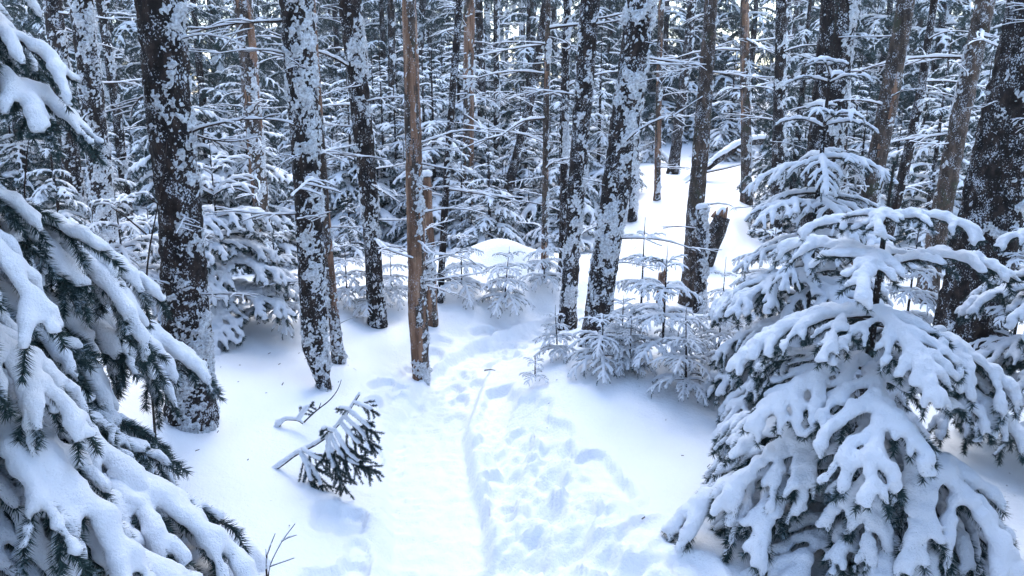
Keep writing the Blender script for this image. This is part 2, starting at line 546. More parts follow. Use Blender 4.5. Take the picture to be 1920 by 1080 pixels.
def bough_twigs(seed, L, pairs, p0, p1, spread=0.42, side_drop=R(-42), sub=True, sub_len=0.4):
    """list of (points, level) for a conifer bough growing along +X"""
    rng = np.random.default_rng(seed)
    out = []
    main = grow((0, 0, 0), 0.0, p0, p1, L, 14, rng, 0.04)
    out.append((main, 0))
    n = len(main) - 1
    for i in range(pairs):
        for sd in (-1, 1):
            s = 0.12 + 0.84 * (i + rng.uniform(0.1, 0.9)) / pairs
            k = s * n; j = min(int(k), n - 1); f = k - j
            p = main[j] * (1 - f) + main[j + 1] * f
            d = main[j + 1] - main[j]; pm = math.asin(d[2] / np.linalg.norm(d)); ym = math.atan2(d[1], d[0])
            ls = L * (0.10 + spread * (1 - s) ** 0.8) * min(1, s / 0.25 + 0.25) * rng.uniform(0.75, 1.2)
            tw = grow(p, ym + sd * rng.uniform(R(40), R(62)), pm + R(4), pm + side_drop + rng.normal(0, R(8)), ls, 6, rng, 0.10)
            out.append((tw, 1))
            if sub and ls > 0.14 * L + 0.05:
                m = max(2, int(ls / 0.06))
                for q in range(m):
                    sd2 = 1 if q % 2 else -1
                    s2 = 0.25 + 0.68 * (q + rng.uniform(0, 1)) / m
                    k2 = s2 * 6; j2 = min(int(k2), 5); f2 = k2 - j2
                    pp = tw[j2] * (1 - f2) + tw[j2 + 1] * f2
                    d2 = tw[j2 + 1] - tw[j2]; pm2 = math.asin(np.clip(d2[2] / np.linalg.norm(d2), -1, 1)); ym2 = math.atan2(d2[1], d2[0])
                    l2 = ls * sub_len * (1 - 0.6 * s2) * rng.uniform(0.7, 1.2) + 0.02
                    out.append((grow(pp, ym2 + sd2 * R(rng.uniform(32, 55)), pm2, pm2 - R(28), l2, 4, rng, 0.08), 2))
    return out

def needles(g, pts, per_m, length, width, rng, mi=0, start=0.0):
    seg = np.diff(pts, axis=0); sl_ = np.linalg.norm(seg, axis=1); cum = np.concatenate([[0], np.cumsum(sl_)])
    tot = cum[-1]; n = int(per_m * tot * (1 - start))
    if n < 1: return
    t = rng.uniform(start, 1.0, n) * tot
    j = np.clip(np.searchsorted(cum, t, 'right') - 1, 0, len(seg) - 1)
    f = (t - cum[j]) / sl_[j]
    p = pts[j] + seg[j] * f[:, None]
    tan = seg[j] / sl_[j][:, None]
    rnd = rng.normal(size=(n, 3)); rnd -= (rnd * tan).sum(1)[:, None] * tan
    rnd /= np.linalg.norm(rnd, axis=1)[:, None]
    fwd = np.where(t / tot > 0.93, 1.5, 0.75)[:, None] * rng.uniform(0.7, 1.2, (n, 1))
    d = tan * fwd + rnd; d /= np.linalg.norm(d, axis=1)[:, None]
    w = np.cross(d, rng.normal(size=(n, 3))); w /= np.linalg.norm(w, axis=1)[:, None]
    ln = length * rng.uniform(0.75, 1.15, (n, 1))
    v = np.stack([p - w * width * 0.5, p + w * width * 0.5, p + d * ln], 1).reshape(-1, 3)
    g.add(v, np.arange(3 * n).reshape(-1, 3), mi)

def snow_segs(twigs, r_main, r_side, r_sub, rng, cover=0.93, lift=0.62, steep=0.55):
    segs = []
    for pts, lv in twigs:
        r0 = (r_main, r_side, r_sub)[lv]
        n = len(pts) - 1
        if lv == 2 and rng.random() > cover: continue
        amp = rng.uniform(0.62, 1.22)
        last = n if lv == 0 or rng.random() < 0.4 else max(2, int(round(n * rng.uniform(0.6, 0.95))))
        for i in range(last):
            a, b = pts[i], pts[i + 1]
            d = b - a; L = np.linalg.norm(d)
            c = math.sqrt(max(0, 1 - (d[2] / L) ** 2))
            k = (steep + (1 - steep) * c) * amp
            ta, tb = i / n, (i + 1) / n
            ra = r0 * k * (1 - 0.35 * ta) * rng.uniform(0.7, 1.25); rb = r0 * k * (1 - 0.35 * tb) * rng.uniform(0.8, 1.15)
            if lv == 0 and ta < 0.05: ra *= 0.6
            segs.append((a + [0, 0, ra * lift], b + [0, 0, rb * lift], ra, rb))
    return segs

def make_bough(seed, L=1.0, pairs=8, p0=R(8), p1=R(-45), rs=(0.034, 0.027, 0.020), voxel=0.009, k=0.010, per_m=1000,
               nlen=0.016, nwid=0.0022, mat=None, stem=True, cover=0.93, as_geo=False, spread=0.42, side_drop=R(-42), sub=True, noise=0.004, sub_len=0.4, steep=0.55):
    tw = bough_twigs(seed, L, pairs, p0, p1, spread, side_drop, sub, sub_len)
    rng = np.random.default_rng(seed + 99)
    g = Geo()
    for pts, lv in tw:
        needles(g, pts, per_m, nlen, nwid, rng, 0, 0.12 if lv == 0 else 0.0)
        if stem:
            r = (0.007 * L + 0.002, 0.0030, 0.0018)[lv]
            add_tube(g, pts[::2] if lv == 0 else pts[::3], np.linspace(r, r * 0.4, len(pts[::2] if lv == 0 else pts[::3])), 4, 1)
    s = Geo()
    v, q = snow_surface(snow_segs(tw, *rs, rng, cover, steep=steep), voxel, k, noise=noise, nscale=28 * 0.03 / rs[1], seed=seed)
    s.add(v, q, 0)
    if as_geo: return g, s
    return g.mesh('bough', [mat or M_NEEDLE, M_TWIG], False), s.mesh('snow_load', [M_LOAD], True)

NK = dict(per_m=2600, nlen=0.026, nwid=0.0025, k=0.0062, noise=0.010, steep=0.20, cover=0.8)
BIG_MID = [make_bough(10 + i, 1.15, 8, R(12), R(-46), rs=(0.035, 0.028, 0.018), voxel=0.0095, spread=0.36, sub_len=0.42, side_drop=R(-30), **NK) for i in range(3)]
BIG_LOW = [make_bough(20 + i, 1.15, 8, R(-4), R(-60), rs=(0.035, 0.028, 0.018), voxel=0.0095, spread=0.36, sub_len=0.42, side_drop=R(-26), **NK) for i in range(3)]
NEAR_MID = [make_bough(60 + i, 0.62, 5, R(10), R(-46), rs=(0.029, 0.0245, 0.017), voxel=0.0068, spread=0.46, sub_len=0.34, side_drop=R(-40), **NK) for i in range(3)]
NEAR_LOW = [make_bough(65 + i, 0.62, 5, R(-8), R(-62), rs=(0.029, 0.0245, 0.017), voxel=0.0068, spread=0.46, sub_len=0.34, side_drop=R(-34), **NK) for i in range(3)]
NEAR_TOP = [make_bough(30 + i, 0.45, 3, R(20), R(-42), rs=(0.025, 0.022, 0.016), voxel=0.0060, spread=0.42, sub=False, **NK) for i in range(3)]
SAP_TOP = [make_bough(40 + i, 0.35, 3, R(20), R(-34), rs=(0.015, 0.014, 0.010), voxel=0.0045, k=0.0025, per_m=1100, nlen=0.014, nwid=0.0024, spread=0.40, sub=False, noise=0.002, steep=0.4) for i in range(3)]
SAP_MID = [make_bough(50 + i, 0.6, 5, R(8), R(-46), rs=(0.024, 0.021, 0.014), voxel=0.0065, k=0.0030, per_m=800, nlen=0.017, nwid=0.0030, spread=0.44, sub_len=0.30, noise=0.003, steep=0.4) for i in range(3)]

# boughs of far trees: fewer, coarser needles and coarser snow, joined into one crown
FAR = [make_bough(70 + i, 1.0, 6, R(6), R(-50), rs=(0.029, 0.025, 0.019), voxel=0.028, k=0.004, per_m=240, nlen=0.042, nwid=0.0095, mat=M_FROST, stem=False, as_geo=True, noise=0.006, sub_len=0.35, cover=0.4, steep=0.3) for i in range(4)]

SNOWY = [make_bough(80 + i, 1.0, 6, R(8), R(-50), rs=(0.045, 0.038, 0.026), voxel=0.032, k=0.006, per_m=240, nlen=0.045, nwid=0.010, mat=M_FROST, stem=False, as_geo=True, noise=0.008, sub_len=0.30, cover=0.6, steep=0.4) for i in range(3)]

def bough_matrix(p, az, tilt, s, flip=1, roll=0.0):
    return Matrix.Translation(Vector(p)) @ Matrix.Rotation(az, 4, 'Z') @ Matrix.Rotation(-tilt, 4, 'Y') @ Matrix.Rotation(roll, 4, 'X') @ Matrix.Diagonal((s, s * flip, s, 1))

def simple_trunk(H, r, g, mi=0, top=0.12, n=7, lean=(0, 0), seed=0):
    zz = np.linspace(-0.25, H, 12)
    pts = np.stack([lean[0] * (zz / H) ** 1.4 * H, lean[1] * (zz / H) ** 1.4 * H, zz], -1)
    add_tube(g, pts, r * (1 - (1 - top) * np.clip(zz, 0, H) / H), n, mi, seed=seed, lump=0.08)

def leader_mesh(L, per_m, nlen, nwid, mat, snow_r=0.006, seed=0):
    """upright leading shoot bristling with frosted needles"""
    rng = np.random.default_rng(seed)
    g = Geo()
    pts = np.stack([np.linspace(0, 0.02 * L, 8), np.zeros(8), np.linspace(0, L, 8)], -1)
    needles(g, pts, per_m, nlen, nwid, rng)
    add_tube(g, pts, np.linspace(0.006, 0.003, 8), 5, 1)
    return g.mesh('leader', [mat, M_TWIG], False)
LEADER_NEAR = leader_mesh(0.22, 2600, 0.017, 0.0024, M_FROST, seed=1)
LEADER_SAP = leader_mesh(0.25, 1600, 0.010, 0.0024, M_FROST, seed=2)

def near_spruce(label, x, y, H, whorls, trunk_r, seed, leader=None, leader_scale=1.0, lean=(0, 0), name='spruce_tree', group=None, z0=None, skip=None):
    """whorls: list of (height, number, length, tilt, proto list, proto length)"""
    rng = np.random.default_rng(seed)
    z = gz(x, y) if z0 is None else z0
    t = thing(name, label, 'tree', (x, y, z), 0, group)
    g = Geo(); simple_trunk(H, trunk_r, g, 0, 0.25, 10, lean, seed)
    obj('trunk', g.mesh('trunk', [M_BARK]), t)
    for (h, n, L, tilt, protos, pl) in whorls:
        a0 = rng.uniform(0, 2 * pi)
        for i in range(n):
            az = a0 + (i + rng.uniform(-0.22, 0.22)) * 2 * pi / n
            if skip and skip(az, h): continue
            me, sn = protos[rng.integers(len(protos))]
            s = L / pl * rng.uniform(0.85, 1.15)
            hh = h + rng.uniform(-0.05, 0.05) * H * 0.4
            f = (max(hh, 0) / H) ** 1.4 * H
            M = bough_matrix((lean[0] * f, lean[1] * f, hh), az, tilt + rng.normal(0, R(6)), s, 1 if rng.random() < .5 else -1, rng.normal(0, R(8)))
            b = obj('bough', me, t, M)
            obj('snow_load', sn, b)
    if leader:
        obj('leader', leader, t, Matrix.Translation((lean[0] * H, lean[1] * H, H - 0.03)) @ Matrix.Scale(leader_scale, 4))
    return t

# ------------------------------------------------------------------ big trunks with plastered snow, dead branches
def make_dead_branch(seed, L):
    rng = np.random.default_rng(seed)
    main = grow((0, 0, 0), 0, R(rng.uniform(-20, 16)), R(rng.uniform(-45, 25)), L, 12, rng, 0.12)
    g, s = Geo(), Geo()
    lines = [(main, 0.011, 0.0035)]
    for i in range(rng.integers(3, 7)):
        j = rng.integers(3, 12)
        lines.append((grow(main[j], rng.choice([-1, 1]) * R(rng.uniform(25, 60)), R(rng.uniform(-15, 15)), R(rng.uniform(-35, 10)), L * rng.uniform(0.15, 0.45), 7, rng, 0.1), 0.005, 0.0022))
    for pts, r0, r1 in lines:
        n = len(pts)
        add_tube(g, pts, np.linspace(r0, r1, n), 5)
        fine = np.stack([np.interp(np.linspace(0, n - 1, n * 3), np.arange(n), pts[:, c]) for c in range(3)], -1)
        r = np.linspace(r0 * 1.4 + 0.003, r1 * 1.8 + 0.003, n * 3) * (1 + 0.55 * vnoise(fine * 18, seed))
        r[0] *= 0.6; r[-1] *= 0.5
        add_tube(s, fine + np.stack([0 * r, 0 * r, r * 0.75], -1), r, 6, 0, seed=seed, lump=0.25)
    segs = []
    for pts, r0, r1 in lines:
        n = len(pts); r = (np.linspace(r0 * 1.25 + 0.003, r1 * 1.6 + 0.0035, n)) * rng.uniform(0.7, 1.3, n)
        for i in range(n - 1):
            segs.append((pts[i] + [0, 0, r[i] * .8], pts[i + 1] + [0, 0, r[i + 1] * .8], r[i], r[i + 1]))
    fs = Geo(); fs.add(*snow_surface(segs, 0.0058, 0.0015, 1.5, 0.0025, 45, seed))
    return g.mesh('branch', [M_TWIG]), fs.mesh('snow_load', [M_LOAD]), g, s
DEAD = [make_dead_branch(200 + i, 0.9) for i in range(8)]

def hero_trunk(label, ctrl, y0=None, cover=0.0, wind=(1.0, -0.3), bias=0.35, mat=None, bare=None, H=10.0, seed=0, branches=14, br_len=(0.25, 0.65),
               br_z=(0.4, 4.0), crown=True, name='spruce_tree', flare=0.22, thick=0.027, group=None, res=1.7, br_side=None, top_cut=None, moss=None):
    """ctrl: (u, v, width) photo pixels from the foot upwards; the trunk stands in the plane y = y0 through its foot"""
    u, v, w = ctrl[0]
    if y0 is None:
        foot = ground_hit(u, v); y0 = foot[1]
    P = [at_y(a, b, y0) for a, b, _ in ctrl]
    rad = [c[2] / F * depth(y0, p[2]) / 2 for c, p in zip(ctrl, P)]
    zs = np.array([p[2] for p in P]); xs = np.array([p[0] for p in P]); rs = np.array(rad)
    g0 = gz(xs[0], y0)
    slope0 = (xs[1] - xs[0]) / (zs[1] - zs[0])
    slope1 = (xs[-1] - xs[-2]) / (zs[-1] - zs[-2])
    if zs[0] > g0 - 0.15:
        xs = np.concatenate([[xs[0] + slope0 * (g0 - 0.25 - zs[0])], xs]); rs = np.concatenate([[rs[0] * 1.05], rs]); zs = np.concatenate([[g0 - 0.25], zs])
    base = np.array([np.interp(g0, zs, xs), y0, g0])
    if top_cut is None:
        xs = np.concatenate([xs, [xs[-1] + slope1 * 0.6 * (H - zs[-1])]]); rs = np.concatenate([rs, [rs[-1] * 0.35]]); zs = np.concatenate([zs, [H]])
    ztop = zs[-1]
    vis = min(ztop, 0.15 + CAM_Z + y0 * math.tan(R(9.0)))
    px = depth(y0, 1.2) / 747.0 * res
    zr = np.arange(g0 - 0.2, vis, px)
    if ztop > vis: zr = np.concatenate([zr, np.linspace(vis, ztop, 12)[1:]])
    n = int(np.clip(2 * pi * rs.max() / px, 12, 120))
    a = np.arange(n) / n * 2 * pi
    cx = np.interp(zr, zs, xs)
    ker = np.ones(9) / 9
    cx = np.convolve(np.pad(cx, 4, 'edge'), ker, 'valid')
    rr = np.interp(zr, zs, rs)
    rr = rr * (1 + flare * np.exp(-np.clip(zr - g0, 0, None) / 0.10))
    ca, sa = np.cos(a)[None], np.sin(a)[None]
    def pos(r): return np.stack([cx[:, None] + r * ca, y0 + r * sa, zr[:, None] + 0 * r], -1)
    P0 = pos(rr[:, None] + 0 * ca)
    local = P0 - base
    bark = 0.10 * rr[:, None] * fbm(local * np.array([1, 1, 0.35]) * 22, 3, seed) + 0.05 * rr[:, None] * vnoise(local * np.array([1, 1, .5]) * 60, seed + 5)
    if not bare: bark = bark + 0.08 * rr[:, None] * np.abs(vnoise(local * 26, seed + 3))
    V = pos(rr[:, None] + bark) - base
    k = len(zr)
    i = np.arange(k - 1)[:, None] * n; j = np.arange(n)[None]; j2 = (j + 1) % n
    Q = np.stack([i + j, i + j2, i + n + j2, i + n + j], -1).reshape(-1, 4)
    t = thing(name, label, 'tree', tuple(base), 0, group)
    mats = [mat or M_BARK, M_BARE]
    midx = np.zeros((k - 1, n), int)
    if bare is not None:
        nz = nz_full(local, seed)[:-1]
        midx[nz > bare] = 1
    tr = obj('trunk', mesh_np('trunk', V.reshape(-1, 3), Q, mats, midx.ravel(), True), t)
    # snow plastered on the bark: a second skin that rises out of the bark where the mask is positive
    sc_ = np.array([1, 1, 0.75])
    m = 1.1 * fbm(local * sc_ * 7, 2, seed + 40) + 1.0 * fbm(local * sc_ * 26, 2, seed + 41) + 1.05 * fbm(local * 95, 2, seed + 42) - 0.25
    wv = np.array(wind) / np.linalg.norm(wind)
    m = m + 1.5 * bias * (ca * wv[0] + sa * wv[1]) + cover - 0.20
    if bare is not None: m = m - 0.35 * (nz_full(local, seed) > bare)
    m = m + 0.3 * np.exp(-np.clip(zr - g0, 0, None) / 0.02)[:, None]
    th = np.clip(m * 0.6, -0.4, 1.0) * thick
    S = pos(rr[:, None] + bark + th + 0.45 * thick * fbm(local * 60, 2, seed + 44) * (m > 0)) - base
    pm = m.reshape(-1)[Q].max(1) > -0.06
    q = Q[pm]
    if len(q):
        used, inv = np.unique(q.ravel(), return_inverse=True)
        obj('snow_crust', mesh_np('snow_crust', S.reshape(-1, 3)[used], inv.reshape(-1, 4), [M_CRUST], None, True), tr)['kind'] = 'stuff'
    if top_cut is not None and top_cut:
        gg = Geo(); rt = rs[-1]
        segs = [(np.array([cx[-1] - base[0] - rt * .4, 0, ztop - base[2]]), np.array([cx[-1] - base[0] + rt * .4, 0, ztop - base[2] + rt * .2]), rt * 0.95, rt * 0.9)]
        vv, qq = snow_surface(segs, rt * 0.14, rt * 0.15, noise=rt * .15, nscale=8 / rt, seed=seed); gg.add(vv, qq)
        obj('snow_cap', gg.mesh('snow_cap', [M_LOAD]), t)
    rng = np.random.default_rng(seed + 7)
    for b in range(branches):
        zb = rng.uniform(*br_z)
        if zb > ztop: continue
        az = rng.uniform(0, 2 * pi) if br_side is None else br_side + rng.normal(0, 0.9)
        me, sn, _, _ = DEAD[rng.integers(len(DEAD))]
        L = rng.uniform(*br_len) * (0.55 if rng.random() < 0.3 else 1.0)
        xb = np.interp(zb, zr, cx) - base[0]; rb = np.interp(zb, zr, rr) * 0.7
        M = bough_matrix((xb + rb * cos(az), rb * sin(az), zb - base[2]), az, rng.normal(R(2), R(8)), L / 0.9, 1, rng.normal(0, 0.3))
        o = obj('branch', me, t, M); obj('snow_load', sn, o)
    if crown:
        cr, csn = CROWNS[rng.integers(len(CROWNS))]
        s = rng.uniform(0.6, 0.8)
        M = Matrix.Translation((np.interp(H - 3.0, zr, cx) - base[0], 0, H - 3.0 - base[2])) @ Matrix.Rotation(rng.uniform(0, 6.28), 4, 'Z') @ Matrix.Scale(s, 4)
        o = obj('crown', cr, t, M); obj('snow_load', csn, o)['kind'] = 'stuff'
    WELLS.append((base[0], y0, rs[1] * 2.0 + 0.06, 0.04))
    return t
def nz_full(local, seed):
    q = np.stack([local[..., 0] * 20, local[..., 1] * 20, local[..., 2] * 2.6], -1)
    return vnoise(q, seed + 8) + 0.45 * fbm(q * np.array([3.0, 3.0, 2.0]), 3, seed + 9)

# ------------------------------------------------------------------ far crowns and trees
def crown_geo(seed, H, Rb, z0, layers, per, taper=0.85, protos=None):
    protos = protos or FAR
    rng = np.random.default_rng(seed)
    g, s = Geo(), Geo()
    for i in range(layers):
        f = i / (layers - 1)
        z = z0 + (H - z0) * f ** 0.95
        L = Rb * (1 - taper * f) * rng.uniform(0.85, 1.1)
        n = max(3, int(round(per * (1 - 0.4 * f))))
        a0 = rng.uniform(0, 6.28)
        for j in range(n):
            gg, ss = protos[rng.integers(len(protos))]
            sc_ = L * rng.uniform(0.75, 1.2)
            M = bough_matrix((0, 0, z + rng.uniform(-.5, .5) * (H - z0) / layers), a0 + (j + rng.uniform(-.3, .3)) * 2 * pi / n, R(18) * (f - 0.45) + rng.normal(0, R(8)), sc_, rng.choice([-1, 1]))
            g.add_geo(gg, M); s.add_geo(ss, M)
    return g, s

CROWNS = []
for i in range(2):
    g, s = crown_geo(300 + i, 4.6, 1.25, 0.0, 8, 5)
    CROWNS.append((g.mesh('crown', [M_FROST, M_TWIG], False), s.mesh('snow_load', [M_LOAD])))
print('far bough tris', [(a.tris(), b.tris()) for a, b in FAR])

def far_spruce(seed, H, Rb, layers, per, name, r, z0=0.15, protos=None):
    t = bpy.data.objects.new(name, None)
    g = Geo(); simple_trunk(H, r, g, 0, 0.15, 8, seed=seed)
    obj('trunk', g.mesh('trunk', [M_BARK]), t)
    g, s = crown_geo(seed, H, Rb, z0, layers, per, protos=protos)
    c = obj('crown', g.mesh('crown', [M_FROST, M_TWIG], False), t)
    obj('snow_load', s.mesh('snow_load', [M_LOAD]), c)['kind'] = 'stuff'
    obj('leader', LEADER_SAP, t, Matrix.Translation((0, 0, H - 0.04)) @ Matrix.Scale(0.9, 4))
    return t
# prototypes (never linked themselves)
def unlinked(fn, *a, **k):
    t = fn(*a, **k)
    return t
SMALL = [far_spruce(400 + i, 1.5, 0.55, 8, 6, 'young_spruce', 0.025, protos=SNOWY) for i in range(2)]
BIG = [far_spruce(410 + i, 4.2, 1.15, 12, 6, 'snowy_spruce', 0.06) for i in range(2)]

def far_pole(seed, H=9.0, r=0.10, cover=0.1):
    """bare lower trunk of a tall spruce: trunk, plastered snow, dead branches, crown high up"""
    rng = np.random.default_rng(seed)
    t = bpy.data.objects.new('tall_spruce', None)
    zr = np.concatenate([np.arange(-0.3, 5.6, 0.03), np.linspace(5.6, H, 8)])
    n = 22; a = np.arange(n) / n * 2 * pi
    ca, sa = np.cos(a)[None], np.sin(a)[None]
    rr = (r * (1 - 0.65 * np.clip(zr, 0, H) / H) * (1 + 0.25 * np.exp(-np.clip(zr, 0, None) / .12)))[:, None]
    wob = 0.05 * vnoise(np.stack([zr * 0.6, 0 * zr, 0 * zr], -1), seed)[:, None]
    def pos(q): return np.stack([wob + q * ca, 0.6 * wob + q * sa, zr[:, None] + 0 * q], -1)
    P = pos(rr + 0 * ca)
    bark = 0.12 * rr * fbm(P * 18, 2, seed)
    k = len(zr); i = np.arange(k - 1)[:, None] * n; j = np.arange(n)[None]; j2 = (j + 1) % n
    Q = np.stack([i + j, i + j2, i + n + j2, i + n + j], -1).reshape(-1, 4)
    tr = obj('trunk', mesh_np('trunk', pos(rr + bark).reshape(-1, 3), Q, [M_BARK], None, True), t)
    m = 0.9 * fbm(P * np.array([1, 1, .7]) * 9, 2, seed + 4) + 0.6 * vnoise(P * 30, seed + 5) + 0.3 * (ca * .9 - sa * .3) + cover - 0.2
    S = pos(rr + bark + np.clip(m * .6, -.4, 1) * 0.018)
    q = Q[m.reshape(-1)[Q].max(1) > -0.06]; used, inv = np.unique(q.ravel(), return_inverse=True)
    obj('snow_crust', mesh_np('snow_crust', S.reshape(-1, 3)[used], inv.reshape(-1, 4), [M_CRUST], None, True), tr)['kind'] = 'stuff'
    g, s = Geo(), Geo()
    for b in range(34):
        zb = 0.7 + 5.2 * rng.random() ; az = rng.uniform(0, 6.28)
        _, _, bg_, bs_ = DEAD[rng.integers(len(DEAD))]
        M = bough_matrix((0.8 * r * cos(az), 0.8 * r * sin(az), zb), az, rng.normal(R(2), R(9)), rng.uniform(0.35, 0.9), 1, rng.normal(0, .3))
        g.add_geo(bg_, M); s.add_geo(bs_, M)
    br = obj('dead_branch', g.mesh('dead_branch', [M_TWIG]), t); br['kind'] = 'stuff'
    o = obj('snow_load', s.mesh('snow_load', [M_LOAD]), br); o['kind'] = 'stuff'
    cr, csn = CROWNS[seed % 2]
    c = obj('crown', cr, t, Matrix.Translation((0, 0, H - 4.4))); obj('snow_load', csn, c)['kind'] = 'stuff'
    return t
POLES = [far_pole(500 + i, 9.5, 0.085 + 0.012 * i, [-0.05, 0.15, 0.32][i]) for i in range(3)]

def unlink_proto(t):
    for ch in t.children:
        for gch in ch.children: C.objects.unlink(gch)
        C.objects.unlink(ch)
for t in SMALL + BIG + POLES: unlink_proto(t)

# ================================================================== trees with bare lower trunks that one can tell apart
hero_trunk('thick dark spruce trunk plastered with snow beside the big drooping spruce', [(358, 775, 76), (352, 640, 80), (340, 420, 74), (322, 250, 78), (300, 0, 82)],
           cover=-0.05, wind=(1, -.25), bias=0.42, seed=1, branches=13, br_len=(0.2, 0.55), br_z=(0.7, 3.2))
hero_trunk('snow-plastered dark spruce trunk with a narrow foot next to the leaning brown stem', [(606, 716, 26), (590, 650, 46), (583, 480, 48), (572, 250, 52), (556, 0, 62)],
           cover=0.08, wind=(.8, -.5), bias=0.25, seed=2, branches=18, br_len=(0.25, 0.6), br_z=(0.5, 3.2), flare=0.0)
hero_trunk('slim dark trunk leaning left behind the snow-plastered trunk with a narrow foot', [(708, 600, 30), (700, 480, 30), (686, 300, 34), (668, 120, 38), (655, 0, 42)],
           cover=-0.08, wind=(.6, -.6), bias=0.2, seed=3, branches=20, br_len=(.3, .7), br_z=(0.4, 3.6))
hero_trunk('dead trunk with orange-brown bare wood standing at the bend of the path', [(789, 694, 30), (784, 600, 36), (779, 420, 32), (773, 200, 30), (767, 0, 26)],
           cover=-0.12, wind=(.9, -.4), bias=0.2, bare=-0.1, mat=M_BARK_BROWN, seed=4, branches=30, br_len=(0.15, 0.45), br_z=(0.5, 3.4), flare=0.05, name='dead_tree', br_side=0.2)
hero_trunk('short broken brown stem right behind the orange-brown dead trunk', [(806, 594, 26), (803, 480, 26), (797, 330, 22)], cover=0.0, bias=.2, bare=0.1, mat=M_BARK_BROWN,
           seed=5, branches=6, br_len=(.2, .5), br_z=(.3, 1.6), crown=False, top_cut=True, name='snapped_tree')
hero_trunk('frost-white leaning spruce trunk rising from the saplings by the path', [(1118, 640, 52), (1128, 540, 48), (1148, 400, 50), (1172, 230, 52), (1203, 0, 54)],
           cover=0.16, wind=(.7, -.7), bias=0.18, seed=6, branches=14, br_len=(.2, .5), br_z=(.7, 3.6))
hero_trunk('straight speckled trunk left of the frost-white leaning trunk', [(1064, 600, 29), (1072, 470, 30), (1085, 300, 32), (1107, 0, 36)],
           cover=-0.02, wind=(.2, -.9), bias=0.18, seed=7, branches=16, br_len=(.2, .6), br_z=(.6, 4.0))
hero_trunk('brown spruce trunk with few dead branches in front of the tilted log', [(1294, 560, 34), (1302, 420, 32), (1318, 230, 28), (1334, 0, 22)],
           cover=-0.28, wind=(.9, .1), bias=0.25, seed=8, mat=M_BARK_BROWN, branches=14, br_len=(.25, .7), br_z=(.8, 4.0))
hero_trunk('short snowy stem grown against the brown trunk by the tilted log', [(1312, 575, 20), (1316, 480, 22), (1316, 390, 18)], cover=0.15, seed=9, branches=3, br_len=(.2, .4),
           br_z=(.4, 1.0), crown=False, top_cut=True, name='snapped_tree')
hero_trunk('wide grey frosted trunk behind the slender sapling with the tall leader', [(1530, 470, 60), (1545, 300, 60), (1560, 150, 60), (1574, 0, 62)], y0=5.4,
           cover=0.1, wind=(1, -.3), bias=0.35, seed=10, branches=10, br_len=(.2, .5), br_z=(.8, 3.2))
hero_trunk('brown trunk with worn bark leaning right behind the heavily laden young spruce', [(1590, 540, 34), (1625, 400, 33), (1660, 220, 34), (1700, 0, 30)], y0=5.2,
           cover=-0.38, wind=(1, 0), bias=0.25, bare=0.75, mat=M_BARK_BROWN, seed=11, branches=7, br_len=(.3, .7), br_z=(.8, 3.0))
hero_trunk('thin dark crooked trunk between two leaning brown trunks', [(1678, 390, 18), (1702, 290, 18), (1725, 180, 16), (1752, 0, 12)], y0=6.5,
           cover=-0.35, wind=(1, 0), bias=0.2, seed=12, branches=7, br_len=(.3, .7), br_z=(.8, 3.0))
hero_trunk('leaning brown trunk standing beside the very thick dark trunk', [(1735, 560, 34), (1765, 400, 34), (1800, 220, 32), (1848, 0, 32)], y0=5.8,
           cover=-0.30, wind=(-1, 0), bias=0.25, mat=M_BARK_BROWN, seed=13, branches=12, br_len=(.3, .8), br_z=(.8, 3.0))
hero_trunk('very thick dark trunk with frosty edges behind the heavily laden young spruce', [(1800, 690, 112), (1830, 540, 106), (1880, 300, 100), (1938, 40, 92)], y0=4.3,
           cover=0.08, wind=(.9, -.1), bias=0.40, seed=14, branches=7, br_len=(.3, .7), br_z=(.7, 2.6))
hero_trunk('pale trunk with peeled orange patches left of the thin far stems', [(877, 470, 20), (878, 300, 20), (880, 0, 20)], y0=9.0,
           cover=0.0, wind=(.6, -.7), bias=0.2, bare=-0.15, mat=M_BARK_BROWN, seed=15, branches=26, br_z=(.6, 4.0), name='dead_tree')
hero_trunk('thin dark trunk leaning right behind the orange-brown dead trunk', [(825, 556, 12), (838, 320, 13), (862, 0, 13)], cover=-0.35, wind=(1, -.3), bias=0.2,
           seed=16, branches=14, br_z=(.6, 4.0))
hero_trunk('frosted trunk with a torn orange patch behind the laden spruce', [(494, 450, 28), (482, 300, 30), (468, 140, 32), (455, 0, 33)], y0=6.6,
           cover=0.2, wind=(.7, -.5), bias=0.2, bare=0.2, mat=M_BARK_BROWN, seed=17, branches=18, br_z=(.6, 3.6))
hero_trunk('frost-white trunk behind the drooping boughs of the big spruce', [(196, 420, 40), (180, 250, 40), (152, 0, 38)], y0=5.5,
           cover=0.36, wind=(1, -.3), bias=0.1, seed=18, branches=16, br_z=(.8, 3.4))
hero_trunk('mottled trunk left of the frost-white trunk behind the drooping boughs', [(136, 330, 32), (122, 200, 32), (98, 0, 32)], y0=6.6,
           cover=0.08, wind=(1, -.3), bias=0.2, seed=19, branches=16, br_z=(.8, 3.6))
hero_trunk('thin dark stem between the frost-white trunk and the thick dark trunk', [(232, 330, 17), (218, 200, 17), (188, 0, 16)], y0=7.6,
           cover=-0.25, seed=20, branches=16, br_z=(.8, 3.8))
hero_trunk('mossy brown stem leaning behind the snow-plastered trunk with a narrow foot', [(634, 668, 20), (622, 560, 20), (612, 430, 18), (600, 250, 15), (585, 0, 12)],
           cover=-0.15, bias=.2, mat=M_BARK_BROWN, bare=0.3, seed=21, branches=12, br_len=(.15, .4), br_z=(.2, 2.4), name='dead_tree')
hero_trunk('dark leaning stem crossing the far trees behind the white mound', [(958, 335, 18), (975, 270, 17), (1000, 165, 16)], y0=8.2, cover=-0.6, seed=22, branches=4,
           br_z=(1.0, 4.0), crown=False, H=6)
